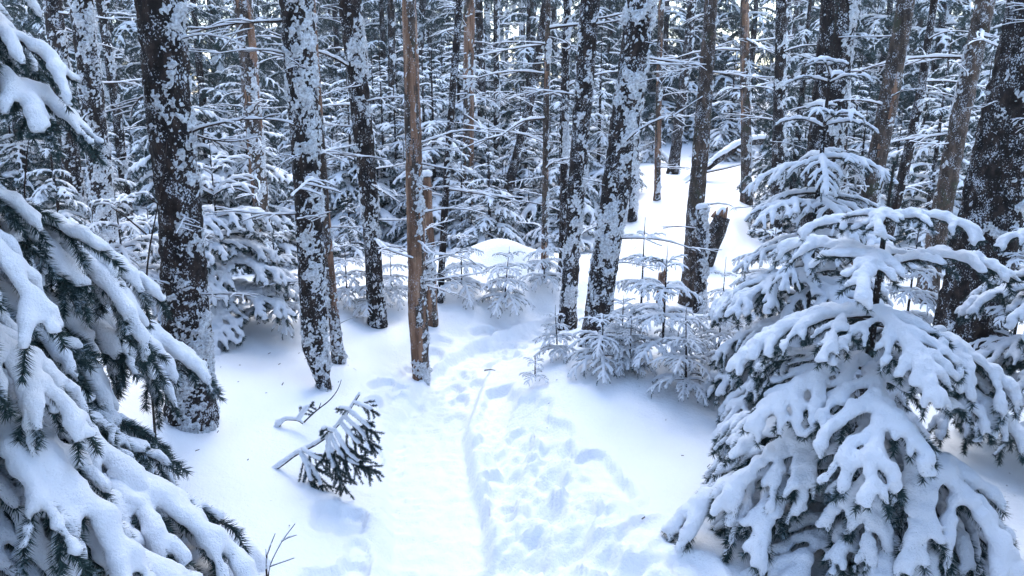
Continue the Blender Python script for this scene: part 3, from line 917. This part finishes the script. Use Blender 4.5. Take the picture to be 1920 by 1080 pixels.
hero_trunk('slim stem with a peeled patch among the small spruces behind the mound', [(1021, 495, 13), (1022, 380, 12), (1024, 200, 11), (1028, 0, 10)], cover=0.05, bare=0.1, mat=M_BARK_BROWN,
           seed=23, branches=22, br_len=(.3, .8), br_z=(.5, 4.0))
hero_trunk('slim frosted stem touching the straight speckled trunk', [(1055, 500, 15), (1058, 300, 14), (1063, 0, 13)], cover=0.12, seed=24, branches=22, br_z=(.6, 4.0))
hero_trunk('stout short trunk with its foot bare on the open slope', [(1399, 376, 20), (1399, 270, 19), (1397, 120, 18), (1396, 0, 16)], cover=-0.05, bare=0.6, mat=M_BARK_BROWN,
           seed=25, branches=18, br_len=(.4, 1.1), br_z=(1.2, 5.0))
hero_trunk('dark trunk at the top of the open slope leaning right', [(1262, 322, 20), (1272, 240, 19), (1290, 90, 17), (1298, 0, 16)], cover=-0.1, seed=26, branches=18, br_z=(1.5, 5.0))
hero_trunk('slim stem with an orange peeled band left of the open slope', [(1232, 372, 12), (1234, 250, 12), (1240, 0, 11)], cover=0.1, bare=0.1, mat=M_BARK_BROWN, seed=27, branches=20, br_z=(.8, 4.6))
hero_trunk('grey frosted stem between the frost-white leaning trunk and the open slope', [(1186, 410, 15), (1192, 260, 14), (1200, 100, 13)], cover=0.15, seed=28, branches=14, br_z=(.8, 4.6))
hero_trunk('dark straight trunk behind the frosted sapling on the slope', [(1455, 440, 22), (1460, 250, 22), (1466, 0, 20)], y0=8.0, cover=0.02, seed=29, branches=24, br_z=(.9, 4.0))
hero_trunk('tall dark stem with snow speckles beside the wide grey trunk', [(1575, 360, 22), (1580, 200, 20), (1592, 0, 18)], y0=7.0, cover=-0.2, seed=30, branches=14, br_z=(.9, 4.0))
hero_trunk('dark stem half hidden behind the pale trunk with peeled patches', [(912, 412, 16), (905, 280, 16), (900, 60, 14), (898, 0, 13)], y0=11, cover=-0.2, seed=31, branches=22, br_z=(.8, 4.6))
hero_trunk('thin speckled stem right of the dark half hidden stem', [(932, 430, 12), (931, 200, 11), (930, 0, 10)], y0=10, cover=0.1, seed=32, branches=24, br_z=(.8, 4.6))
hero_trunk('thin dark stem behind the slim trunk leaning left', [(735, 470, 14), (736, 250, 14), (733, 0, 13)], y0=10.5, cover=-0.1, seed=33, branches=26, br_z=(.8, 4.6))

# ================================================================== the near young spruces
random.seed(3)
W = []
for i in range(21):
    h = 0.40 + 2.7 * i / 20
    L = max(0.25, 1.46 * (1 - (h - 0.3) / 3.5) + 0.08)
    W.append((h, 8 if i < 15 else 6, L, R(-3), BIG_LOW if i < 8 else BIG_MID, 1.15))
near_spruce('big dense spruce whose drooping boughs carry thick snow beside the path', -1.94, 1.62, 3.4, W, 0.07, 17, LEADER_NEAR)

W = [(1.15, 5, 0.25, R(6), NEAR_TOP, 0.45), (1.01, 4, 0.36, R(0), NEAR_TOP, 0.45), (0.86, 5, 0.47, R(-4), NEAR_MID, 0.62), (0.70, 5, 0.56, R(-5), NEAR_MID, 0.62),
     (0.53, 6, 0.64, R(-2), NEAR_LOW, 0.62), (0.36, 6, 0.68, R(4), NEAR_LOW, 0.62), (0.19, 5, 0.62, R(12), NEAR_LOW, 0.62)]
near_spruce('young spruce heavily laden with snow, its upright leader bare of snow', 1.15, 2.28, 1.16, W, 0.026, 12, LEADER_NEAR, z0=gz(1.15, 2.28) - 0.06)

W = [(1.62, 4, 0.20, R(6), SAP_TOP, 0.35), (1.44, 5, 0.24, R(4), SAP_TOP, 0.35), (1.28, 5, 0.32, R(-4), SAP_MID, 0.6), (1.10, 6, 0.36, R(-6), SAP_MID, 0.6), (0.92, 6, 0.42, R(-8), SAP_MID, 0.6),
     (0.74, 6, 0.52, R(-6), NEAR_MID, 0.62), (0.55, 6, 0.58, R(-4), NEAR_LOW, 0.62), (0.36, 6, 0.60, R(0), NEAR_LOW, 0.62)]
near_spruce('slender frosted spruce with a tall leader behind the heavily laden young spruce', 1.33, 3.25, 1.66, W, 0.022, 13, LEADER_SAP, 1.2)

W = [(0.95, 5, 0.30, R(0), NEAR_TOP, 0.45), (0.75, 6, 0.42, R(-6), NEAR_MID, 0.62), (0.55, 6, 0.50, R(-4), NEAR_LOW, 0.62), (0.35, 6, 0.52, R(0), NEAR_LOW, 0.62)]
near_spruce('low spreading spruce on the far side of the heavily laden young spruce', 2.25, 2.95, 1.1, W, 0.022, 14, LEADER_SAP)

# ================================================================== small spruces by the path and on the slope
def sapling(label, u, v, top_v, width, seed, lean=(0, 0), sparse=False, y=None, n=None, top_leader=1.0):
    foot = ground_hit(u, v) if y is None else None
    if foot is None:
        p = at_y(u, v, y); foot = np.array([p[0], y, gz(p[0], y)])
    x, y, z = foot
    top = at_y(u, top_v, y)
    H = top[2] - z
    d = depth(y, z + H / 2)
    Rb = width / 2 / F * d
    rng = np.random.default_rng(seed)
    k = n or (3 if sparse else max(4, int(H / 0.15)))
    heavy = Rb > 0.48
    W = []
    for i in range(k):
        f = (i + 0.35) / k
        W.append((H * (0.12 + 0.90 * f ** 0.85), 4 if sparse else 6 - int(2 * f), max(Rb * (1 - 0.66 * f ** 1.3), 0.07), R(-4 + 20 * f), SAP_TOP if f > 0.7 or sparse else (NEAR_MID if heavy else SAP_MID), 0.35 if f > 0.7 or sparse else (0.62 if heavy else 0.6)))
    return near_spruce(label, x, y, H, W, 0.004 + 0.008 * H, seed, LEADER_SAP, min(0.7, 0.08 + 0.40 * H) * top_leader, lean, 'spruce_sapling', 'young spruces by the path', z)

sapling('tiny one-tiered spruce seedling poking out of smooth snow', 1003, 722, 668, 84, 31, sparse=True, n=2, top_leader=.5)
sapling('small spruce sapling with a long bare leader at the edge of the mound', 1045, 672, 585, 105, 32, lean=(-.06, 0), n=4, top_leader=1.5)
sapling('spreading spruce sapling half buried in the snow mound', 1128, 692, 590, 175, 33, n=3)
sapling('leaning spruce sapling with a dark drooping lowest bough', 1285, 748, 590, 160, 34, lean=(-.05, 0))
sapling('bushy snow-covered sapling in front of the brown trunk', 1240, 690, 475, 215, 35)
sapling('pointed sapling with a thin leader behind the bushy snow-covered sapling', 1200, 625, 425, 165, 36)
sapling('small sapling leaning against the frost-white trunk', 1165, 668, 560, 120, 37)
sapling('dense little spruce against the snowy mound', 866, 556, 436, 150, 38)
sapling('snow-bowed spruce beside the dense little spruce on the mound', 946, 578, 470, 140, 39, lean=(.08, 0))
sapling('thin two-tiered sapling on open snow by the tilted log', 1352, 610, 500, 95, 40, n=3, top_leader=1.6)
sapling('sapling with dark twigs behind the slender frosted spruce', 1440, 600, 430, 210, 41)
sapling('broad snow-laden spruce between the two snow-plastered trunks', 425, 612, 300, 330, 42)
sapling('narrow snow-laden spruce touching the snow-plastered trunk', 525, 620, 430, 210, 43)
sapling('little spruce with sparse twigs behind the slim dark trunk', 690, 592, 480, 100, 44)
sapling('snowy spruce between the big spruce and the thick dark trunk', 250, 640, 370, 260, 45, y=4.3)
sapling('small snowy spruce behind the thick dark trunk', 300, 600, 400, 200, 46, y=5.0)
sapling('snowy sapling at the foot of the leaning brown trunks', 1700, 600, 420, 170, 47, y=4.6)
sapling('pale sapling growing right of the very thick dark trunk', 1900, 640, 420, 190, 48, y=4.0)

HERO = []
for o in list(C.objects):
    if o.type == 'EMPTY' and o.parent is None and o.get('label') and o.name.split('.')[0] in ('spruce_tree', 'dead_tree'):
        HERO.append((o.location.x, o.location.y, o['label']))
SHORT = {'thick dark': 'thick dark trunk', 'snow-plastered dark': 'snow-plastered trunk', 'slim dark': 'slim dark trunk leaning left', 'dead trunk': 'orange-brown dead trunk', 'frost-white leaning': 'frost-white leaning trunk',
         'straight speckled': 'straight speckled trunk', 'brown spruce': 'brown trunk by the tilted log', 'wide grey': 'wide grey frosted trunk', 'brown trunk': 'worn brown leaning trunk', 'thin dark crooked': 'thin crooked trunk',
         'leaning brown': 'leaning brown trunk', 'very thick': 'very thick dark trunk', 'pale trunk': 'pale trunk with peeled patches', 'thin dark trunk': 'thin dark leaning trunk', 'frosted trunk': 'trunk with the torn patch',
         'frost-white trunk': 'frost-white upright trunk', 'mottled': 'mottled trunk', 'thin dark stem between': 'thin dark stem', 'mossy': 'mossy brown stem', 'dark leaning': 'dark leaning stem', 'slim stem with a peeled': 'slim peeled stem',
         'slim frosted': 'slim frosted stem', 'stout': 'trunk on the open slope', 'dark trunk at the top': 'dark trunk atop the slope', 'slim stem with an orange': 'stem with the orange band', 'grey frosted': 'grey frosted stem',
         'dark straight': 'dark straight trunk', 'tall dark stem': 'tall speckled dark stem', 'dark stem half': 'dark half hidden stem', 'thin speckled': 'thin speckled stem', 'thin dark stem behind': 'thin dark far stem'}
def near_name(x, y):
    l = min(HERO, key=lambda h: (h[0] - x) ** 2 + (h[1] - y) ** 2)[2]
    c = [k for k in SHORT if l.startswith(k)]
    return SHORT[max(c, key=len)] if c else 'snowy boughs of the big spruce'
def behind(x, y):
    u = x / max(depth(y, 1.0), .1)
    l = min(HERO, key=lambda h: abs(h[0] / max(depth(h[1], 1.0), .1) - u))[2]
    c = [k for k in SHORT if l.startswith(k)]
    return SHORT[max(c, key=len)] if c else 'snowy boughs of the big spruce'
def size_word(H): return 'low' if H < 1.2 else 'waist-high' if H < 1.5 else 'head-high' if H < 2.0 else 'tall young'
# ================================================================== fallen wood, twigs
def poly(pts): return np.array([at_y(u, v, y) for u, v, y in pts])
def smooth_poly(P, n=24):
    P = np.asarray(P); t = np.concatenate([[0], np.cumsum(np.linalg.norm(np.diff(P, axis=0), axis=1))]); tt = np.linspace(0, t[-1], n)
    Q = np.stack([np.interp(tt, t, P[:, c]) for c in range(3)], -1)
    for _ in range(3): Q[1:-1] = (Q[:-2] + 2 * Q[1:-1] + Q[2:]) / 4
    return Q
def wood_piece(name, label, cat, P, r0, r1, snow_r, mat, seed, n=10, group=None, lump=0.12, twigs=(), snow_from=0.0, broken=False):
    P = smooth_poly(P, 36); base = P[0].copy(); P = P - base
    t = thing(name, label, cat, tuple(base), 0, group)
    g = Geo(); add_tube(g, P, np.linspace(r0, r1, len(P)), n, 0, lump=lump, seed=seed)
    if broken:
        rng = np.random.default_rng(seed); e = P[-1]; d = P[-1] - P[-3]; d /= np.linalg.norm(d)
        for _ in range(9):
            q = e + rng.normal(0, r1 * .45, 3); add_tube(g, np.stack([q - d * .05, q + d * rng.uniform(.0, .035)]), [r1 * .35, r1 * .08], 5, 1)
    obj('stem', g.mesh('stem', [mat, M_BARE]), t)
    for tw, a, b in twigs:
        g = Geo(); Q = smooth_poly(tw, 14) - base; add_tube(g, Q, np.linspace(a, b, len(Q)), 5)
        o = obj('twig', g.mesh('twig', [M_TWIG]), t)
        g = Geo(); rr = np.linspace(a, b, len(Q)) * 1.1 + 0.0015; add_tube(g, Q + np.stack([0 * rr, 0 * rr, rr * .9], -1), rr * (1 + .4 * vnoise(Q * 40, seed)), 6); obj('snow_load', g.mesh('snow_load', [M_LOAD]), o)
    if snow_r > 0:
        rng = np.random.default_rng(seed + 1); k = int(snow_from * len(P)); rad = np.linspace(r0, r1, len(P)); segs = []
        for i in range(k, len(P) - 1):
            f = 0.75 + 0.5 * rng.random(); ra = snow_r * f
            segs.append((P[i] + [0, 0, rad[i] * .85], P[i + 1] + [0, 0, rad[i + 1] * .85], ra, ra))
        v, q = snow_surface(segs, max(snow_r * .22, 0.003), snow_r * .15, 1.5, snow_r * .25, 0.5 / snow_r, seed)
        g = Geo(); g.add(v, q); obj('snow_load', g.mesh('snow_load', [M_LOAD]), t)
    return t

b = ground_hit(1326, 492); y = b[1]
wood_piece('tilted_log', 'dark broken log sticking up at a tilt from the open slope, capped with snow', 'log', [b - [0.12, 0, .2], at_y(1326, 472, y), at_y(1354, 406, y)], 0.095, 0.085, 0.03, M_BARK, 61, 22, broken=True, snow_from=.8, lump=.22)
wood_piece('fallen_trunk', 'snow-covered fallen trunk arching over the open slope', 'fallen trunk', poly([(1235, 385, 11.2), (1290, 342, 11.2), (1340, 303, 11.3), (1385, 272, 11.4), (1425, 262, 11.5), (1460, 272, 11.6), (1500, 300, 11.7)]), 0.065, 0.05, 0.05, M_BARK, 62, 10,
           twigs=[(poly([(1340, 303, 11.3), (1300, 330, 11.0), (1262, 366, 10.8)]), .02, .006), (poly([(1372, 278, 11.4), (1420, 300, 11.2), (1480, 296, 11.0)]), .018, .005), (poly([(1310, 326, 11.2), (1360, 316, 11.0), (1420, 300, 10.9), (1455, 275, 10.8)]), .016, .005)])
b = ground_hit(1238, 600); y = b[1]
wood_piece('broken_stump', 'reddish splintered stump with a snow cap among the saplings', 'stump', [b - [0, 0, .15], at_y(1238, 560, y), at_y(1243, 512, y)], 0.035, 0.03, 0.0, M_BARE, 63, 10, broken=True)

def needle_branch(label, stem, twigs, seed, snow=0.010, group=None):
    """a broken conifer branch: woody stem with green side twigs"""
    rng = np.random.default_rng(seed)
    P = smooth_poly(stem, 24); base = P[0].copy()
    t = thing('broken_branch', label, 'branch', tuple(base), 0, group)
    g = Geo(); add_tube(g, P - base, np.linspace(0.008, 0.0025, len(P)), 6, lump=.25, seed=seed); obj('stem', g.mesh('stem', [M_TWIG]), t)
    segs = [(P[i] - base + [0, 0, .008], P[i + 1] - base + [0, 0, .008], .0125 * (1 - .6 * i / 24) * rng.uniform(.6, 1.3), .012 * (1 - .6 * i / 24)) for i in range(len(P) - 1)]
    v, q = snow_surface(segs, .0035, .002, 1.6, .002, 40, seed); g = Geo(); g.add(v, q); obj('snow_load', g.mesh('snow_load', [M_LOAD]), t)
    for tw in twigs:
        Q = smooth_poly(tw, 10) - base; lines = [Q]; L = np.linalg.norm(np.diff(Q, axis=0), axis=1).sum()
        m = max(3, int(L / .016))
        for i in range(m):
            j = 2 + int(7 * i / m); d = Q[min(j + 1, 9)] - Q[j]; d /= np.linalg.norm(d)
            sd = np.cross(d, [0, -1, .3]); sd /= np.linalg.norm(sd); sd *= (1 if i % 2 else -1)
            e = d * rng.uniform(.6, 1.2) + sd * rng.uniform(.4, 1.0) + rng.normal(0, .35, 3) + [0, 0, -.25]; e /= np.linalg.norm(e); ll = L * .38 * (1.1 - .6 * i / m) * rng.uniform(.7, 1.2)
            lines.append(np.stack([Q[j] + e * ll * f + np.array([0, 0, -.15 * ll * f * f]) for f in np.linspace(0, 1, 5)]))
        g = Geo()
        for ln in lines:
            needles(g, ln, 3000, .012, .0022, rng); add_tube(g, ln, np.linspace(.0022, .001, len(ln)), 4, 1)
        o = obj('needle_twig', g.mesh('needle_twig', [M_GREEN, M_TWIG], False), t)
        ln = lines[0][:7]
        v, q = snow_surface([(ln[i] + [0, 0, .006], ln[i + 1] + [0, 0, .006], snow * rng.uniform(.7, 1.2), snow * .9) for i in range(len(ln) - 1)], .003, .002, 1.6, .002, 50, seed)
        g = Geo(); g.add(v, q); obj('snow_load', g.mesh('snow_load', [M_LOAD]), o)
    return t
b = ground_hit(518, 876); y = b[1]
needle_branch('broken branch with green needled twigs hanging over the edge of the path', [b - [0.03, 0, .03], at_y(540, 862, y), at_y(562, 847, y + .03), at_y(590, 836, y), at_y(618, 815, y + .02), at_y(645, 785, y), at_y(660, 762, y + .02), at_y(674, 740, y)],
    [[at_y(*p, y - .03 * k) for k, p in enumerate(tw)] for tw in (
        [(664, 756), (690, 765), (708, 778)], [(655, 772), (685, 795), (712, 822)], [(648, 785), (680, 812), (708, 850)], [(640, 795), (665, 825), (690, 850)], [(628, 808), (650, 850), (700, 888)],
        [(620, 815), (640, 862), (712, 885)], [(612, 820), (630, 870), (650, 925)], [(618, 818), (612, 850), (640, 905)], [(625, 810), (606, 802), (600, 815)], [(655, 770), (640, 765), (632, 772)], [(562, 848), (578, 880), (590, 930)], [(566, 852), (592, 885), (612, 942)], [(570, 845), (596, 862), (618, 868)])], 71)
b = ground_hit(520, 800); y = b[1]
needle_branch('snow-buried twig end with one long bare curved shoot', [b - [0.02, 0, .02], at_y(535, 786, y), at_y(560, 788, y), at_y(568, 795, y)], [[at_y(*p, y) for p in tw] for tw in ([(560, 787), (575, 765), (588, 755)], [(530, 790), (520, 795), (515, 800)])], 72, .014)
def bare_shoot(label, stems, seed, r=0.004, snow=True):
    P = [smooth_poly(q, 16) for q in stems]; base = P[0][0].copy()
    t = thing('bare_shoot', label, 'shoot', tuple(base), 0)
    for i, q in enumerate(P):
        g = Geo(); rr = np.linspace(r if i == 0 else r * .6, r * .35, len(q)); add_tube(g, q - base, rr, 5, lump=.2, seed=seed); o = obj('stem' if i == 0 else 'twig', g.mesh('stem', [M_TWIG]), t)
        if snow:
            g = Geo(); add_tube(g, q - base + np.stack([0 * rr, 0 * rr, rr * .9], -1), rr * (1 + .6 * vnoise(q * 60, seed)), 5); obj('snow_load', g.mesh('snow_load', [M_LOAD]), o)
    return t
def px(l, y): return [at_y(u, v, y) for u, v in l]
b = ground_hit(562, 792); y = b[1]
bare_shoot('long bare curved shoot rising from the snow behind the broken branch', [[b - [0, 0, .02]] + px([(590, 772), (620, 750), (636, 728), (640, 712)], y), px([(598, 766), (602, 755)], y)], 81, .0045, False)
b = ground_hit(500, 1082); y = b[1]
bare_shoot('frosted bare twigs sticking out of the snow near the path edge', [[b - [0, 0, .03]] + px([(498, 1050), (508, 1020), (516, 1000)], y), [b - [0, 0, .03]] + px([(505, 1060), (528, 1015), (553, 982)], y), px([(528, 1015), (540, 1008), (556, 1003)], y), px([(506, 1062), (535, 1052), (552, 1046)], y), px([(500, 1045), (498, 1030)], y)], 82)
y = 2.9
p0 = at_y(275, 700, y); p0[2] = gz(p0[0], y)
bare_shoot('dark crooked shoot in front of the thick dark trunk', [[p0 - [0, 0, .05]] + px([(272, 560), (275, 470), (295, 400), (308, 330), (313, 265)], y), px([(275, 440), (240, 410), (208, 388)], y), px([(300, 385), (280, 372)], y)], 83, .006, False)
y = 2.5
p0 = at_y(60, 640, y); p0[2] = gz(p0[0], y)
bare_shoot('thin bare shoot standing up behind the snowy boughs of the big spruce', [[p0 - [0, 0, .05]] + px([(40, 400), (56, 208), (70, 165), (86, 126)], y)], 84, .005, False)
b = ground_hit(914, 696); y = b[1]
bare_shoot('short dark twig lying on the trodden path', [[b - [0.02, 0, -.006], b + [0.02, .005, .01], b + [.05, .0, .006]]], 85, .005, False)

sapling('low snowy sapling between the slim dark trunk and the orange-brown dead trunk', 735, 566, 470, 110, 131)
sapling('snowy sapling behind the mossy brown stem', 652, 572, 455, 130, 132)
sapling('stubby sapling behind the straight speckled trunk', 1020, 540, 440, 120, 133)
sapling('short sapling between the frost-white leaning trunk and the bushy one', 1180, 700, 600, 110, 134)
sapling('open-branched sapling on the bank beside the slender frosted spruce', 1345, 690, 560, 170, 135)
sapling('snow-heavy sapling under the slender frosted spruce', 1395, 740, 600, 190, 136)
sapling('full snowy spruce behind the thick dark trunk and the laden spruce', 360, 600, 420, 210, 137, y=5.8)

# ================================================================== far trees
rng = np.random.default_rng(77)
taken = [(0.05, 8.6, 0.8)]
def free(x, y, r):
    for (a, b, c) in taken:
        if (x - a) ** 2 + (y - b) ** 2 < (r + c) ** 2: return False
    taken.append((x, y, r)); return True
def open_slope(x, y):     # the treeless slope on the right
    u = 960 + F * x / depth(y, 0.3)
    return (1165 < u < 1500 and y < 17) or abs(x - float(path_x(y))) < 0.9

far_small = [(985, 9.5, 1.6, .5), (915, 8.6, 1.0, .42), (1030, 10.5, 1.5, .5), (690, 9.5, 1.6, .5), (745, 8.8, 1.5, .5), (650, 11, 2.0, .7), (720, 12, 2.2, .7), (1176, 10.5, 1.0, .4), (1222, 13.5, 1.0, .4),
             (1365, 14.5, 2.0, .6), (820, 11, 1.6, .6), (780, 10.5, 1.4, .5), (1090, 9.5, 1.4, .45), (1120, 11.5, 1.8, .6), (560, 9, 1.6, .6), (500, 8, 1.4, .55), (460, 7.5, 1.5, .55),
             (200, 7.2, 1.6, .6), (120, 6.0, 1.4, .6), (60, 7.5, 1.9, .6), (1640, 7.5, 1.2, .45), (1760, 7.6, 1.3, .5), (1860, 7.0, 1.2, .5), (1500, 9.5, 1.4, .5), (1910, 5.6, 1.1, .45), (1715, 9.5, 1.6, .6), (1590, 10, 1.7, .6)]
for k_ in range(46):
    u_ = 540 + 600 * (k_ + rng.uniform(0, 1)) / 46
    far_small.append((u_, rng.uniform(8.2, 13.5), rng.uniform(1.0, 2.5), .4))
for k_ in range(17):
    far_small.append((610 + 440 * (k_ + rng.uniform(0, 1)) / 17, rng.uniform(7.3, 8.8), rng.uniform(.6, 1.3), .3))
for k_ in range(16):
    far_small.append((1480 + 460 * (k_ + rng.uniform(0, 1)) / 16, rng.uniform(7.0, 12), rng.uniform(.9, 2.2), .4))
for k_ in range(12):
    far_small.append((520 * (k_ + rng.uniform(0, 1)) / 12, rng.uniform(6.5, 11), rng.uniform(1.0, 2.4), .4))
big_at = [(1492, 8.6, 3.4), (990, 12, 4.6), (725, 13.5, 5.5), (1850, 8.6, 4.2), (1735, 11, 5.0), (390, 9.5, 4.6), (45, 7.2, 3.6), (560, 14, 5.5), (860, 15, 6), (1110, 14, 5.5), (1640, 13, 5.5), (1540, 12.5, 5), (640, 15.5, 6), (300, 12, 5.5), (150, 10.5, 5),
          (1905, 12, 5.5), (1240, 17, 6), (1310, 17.5, 6), (1400, 17, 6)]
for i, (u, y, H) in enumerate(big_at):
    x = (u - 960) / F * depth(y, 1.0); taken.append((x, y, .5))
    copy_tree(BIG[i % 2], (x, y, gz(x, y) - 0.05), rng.uniform(0, 6.28), H / 4.2, 'big frosted spruce growing near the ' + near_name(x, y), 'frosted spruces of the far forest')
shade_at = [(-3.3, 0.9, 1.6), (-3.0, -0.9, 1.5), (-3.9, 2.6, 1.6), (3.2, 0.6, 1.5), (3.7, 2.0, 1.6), (2.8, -1.2, 1.5), (-1.7, -2.6, 1.5), (1.6, -2.8, 1.5)]  # unseen spruces added beside and behind the view to shade the near trees
for i, (x, y, H) in enumerate(shade_at):
    taken.append((x, y, .5))
    copy_tree(BIG[i % 2], (x, y, gz(x, y) - 0.05), rng.uniform(0, 6.28), H, 'dense spruce added out of view to shade the near spruces', 'trees behind the viewpoint')
for i, (u, y, H, r) in enumerate(far_small):
    if 935 < u < 1035 and y < 9.2: H = min(H, 0.75)
    x = (u - 960) / F * depth(y, 0.5)
    taken.append((x, y, r * .6))
    copy_tree(SMALL[i % 2], (x, y, gz(x, y) - 0.03), rng.uniform(0, 6.28), (H / 1.5 * rng.uniform(.9, 1.2),) * 2 + (H / 1.5,), size_word(H) + ' snow-covered spruce closest to the ' + near_name(x, y), 'young spruces among the far trunks')
    o = C.objects[-1]
cnt = [0, 0]
for i in range(3000):
    y = 8.5 + 26 * rng.random() ** 0.9; x = rng.uniform(-1, 1) * (0.80 * y + 2.5)
    if open_slope(x, y) or not free(x, y, 0.42): continue
    z = gz(x, y) - 0.05
    if cnt[0] < 130:
        kp = int(rng.integers(3)); sp = rng.uniform(.75, 1.2)
        copy_tree(POLES[kp], (x, y, z), rng.uniform(0, 6.28), sp, ('thin ' if sp < .95 else 'stout ') + ('dark', 'mottled', 'frost-white')[kp] + ' far trunk behind the ' + behind(x, y), 'tall trunks of the far forest', (rng.normal(0, .025), rng.normal(0, .03)))
        cnt[0] += 1
    if cnt[0] >= 130: break
for i in range(4000):
    y = 11 + 30 * rng.random() ** 0.8; x = rng.uniform(-1, 1) * (0.80 * y + 3)
    if open_slope(x, y) or not free(x, y, 0.5): continue
    if y < 16 and 960 + F * x / y > 560 and 960 + F * x / y < 1200 and rng.random() < .5: continue
    z = gz(x, y) - 0.05
    s = rng.uniform(.8, 1.5) if y < 22 else rng.uniform(1.2, 2.2)
    copy_tree(BIG[rng.integers(2)], (x, y, z), rng.uniform(0, 6.28), s, ('low ' if s < 1.1 else 'tall ' if s < 1.6 else 'very tall ') + 'frosted far spruce behind the ' + behind(x, y), 'frosted spruces of the far forest')
    cnt[1] += 1
    if cnt[1] >= 120: break
# the forest goes on beside and behind the photographer
for i in range(400):
    y = rng.uniform(-14, 3.5); x = rng.uniform(-14, 14)
    if abs(x) < (2.6 if y > -2.5 else 1.2) or x * x + y * y < 6.5 or (y > 0 and abs(x) < 0.75 * y + 2.2) or not free(x, y, 0.75): continue
    if cnt[1] % 2: copy_tree(POLES[rng.integers(3)], (x, y, gz(x, y) - .05), rng.uniform(0, 6.28), rng.uniform(.75, 1.1), 'tall spruce of the forest behind the viewpoint', 'trees behind the viewpoint')
    else: copy_tree(BIG[rng.integers(2)], (x, y, gz(x, y) - .05), rng.uniform(0, 6.28), rng.uniform(.8, 1.5), 'dense spruce added out of view to shade the near spruces', 'trees behind the viewpoint')
    cnt[1] += 1
    if cnt[1] > 120 + 44: break
for o in list(C.objects):      # copied prototypes get their category here
    if o.type == 'EMPTY' and o.parent is None and 'category' not in o: o['category'] = 'tree'
print('far', cnt)

build_ground()

def build_litter():
    rng = np.random.default_rng(8); g = Geo()
    X = rng.uniform(-2.2, 2.6, 420); Y = rng.uniform(2.0, 8.0, 420); Z = terrain(X, Y)
    for x, y, z in zip(X, Y, Z):
        if abs(x - float(path_x(y))) < 0.45: continue
        a = rng.uniform(0, pi); l = rng.uniform(.003, .010); w = rng.uniform(.0012, .003)
        if rng.random() < .06: l *= 3
        d = np.array([cos(a) * l, sin(a) * l, rng.uniform(-.2, .5) * l]); e = np.array([-sin(a) * w, cos(a) * w, .001]); c = np.array([x, y, z + .006])
        g.add([c - d - e, c + d * .9 - e * .5, c + d + e, c - d * .8 + e], [[0, 1, 2, 3]])
    o = obj('needle_litter', g.mesh('needle_litter', [M_TWIG], False)); o['kind'] = 'stuff'; o['label'] = 'fallen needles and bark flakes scattered on the snow'
build_litter()

# ------------------------------------------------------------------ cold damp air between the trees
def build_haze():
    m = bpy.data.materials.new('haze'); m.use_nodes = True
    nt = m.node_tree
    nt.nodes.remove(nt.nodes['Principled BSDF'])
    v = nt.nodes.new('ShaderNodeVolumePrincipled')
    v.inputs['Color'].default_value = (0.86, 0.92, 1.0, 1)
    v.inputs['Density'].default_value = 0.0022
    v.inputs['Anisotropy'].default_value = 0.2
    nt.links.new(v.outputs[0], nt.nodes['Material Output'].inputs['Volume'])
    lo, hi = (-100, -40, -3), (100, 160, 26)
    V = [(x, y, z) for x in (lo[0], hi[0]) for y in (lo[1], hi[1]) for z in (lo[2], hi[2])]
    Q = [(0, 1, 3, 2), (4, 6, 7, 5), (0, 4, 5, 1), (2, 3, 7, 6), (0, 2, 6, 4), (1, 5, 7, 3)]
    o = obj('haze', mesh_np('haze', V, np.array(Q), [m], None, False))
    o['kind'] = 'stuff'; o['label'] = 'thin cold haze hanging between the far trees'
build_haze()
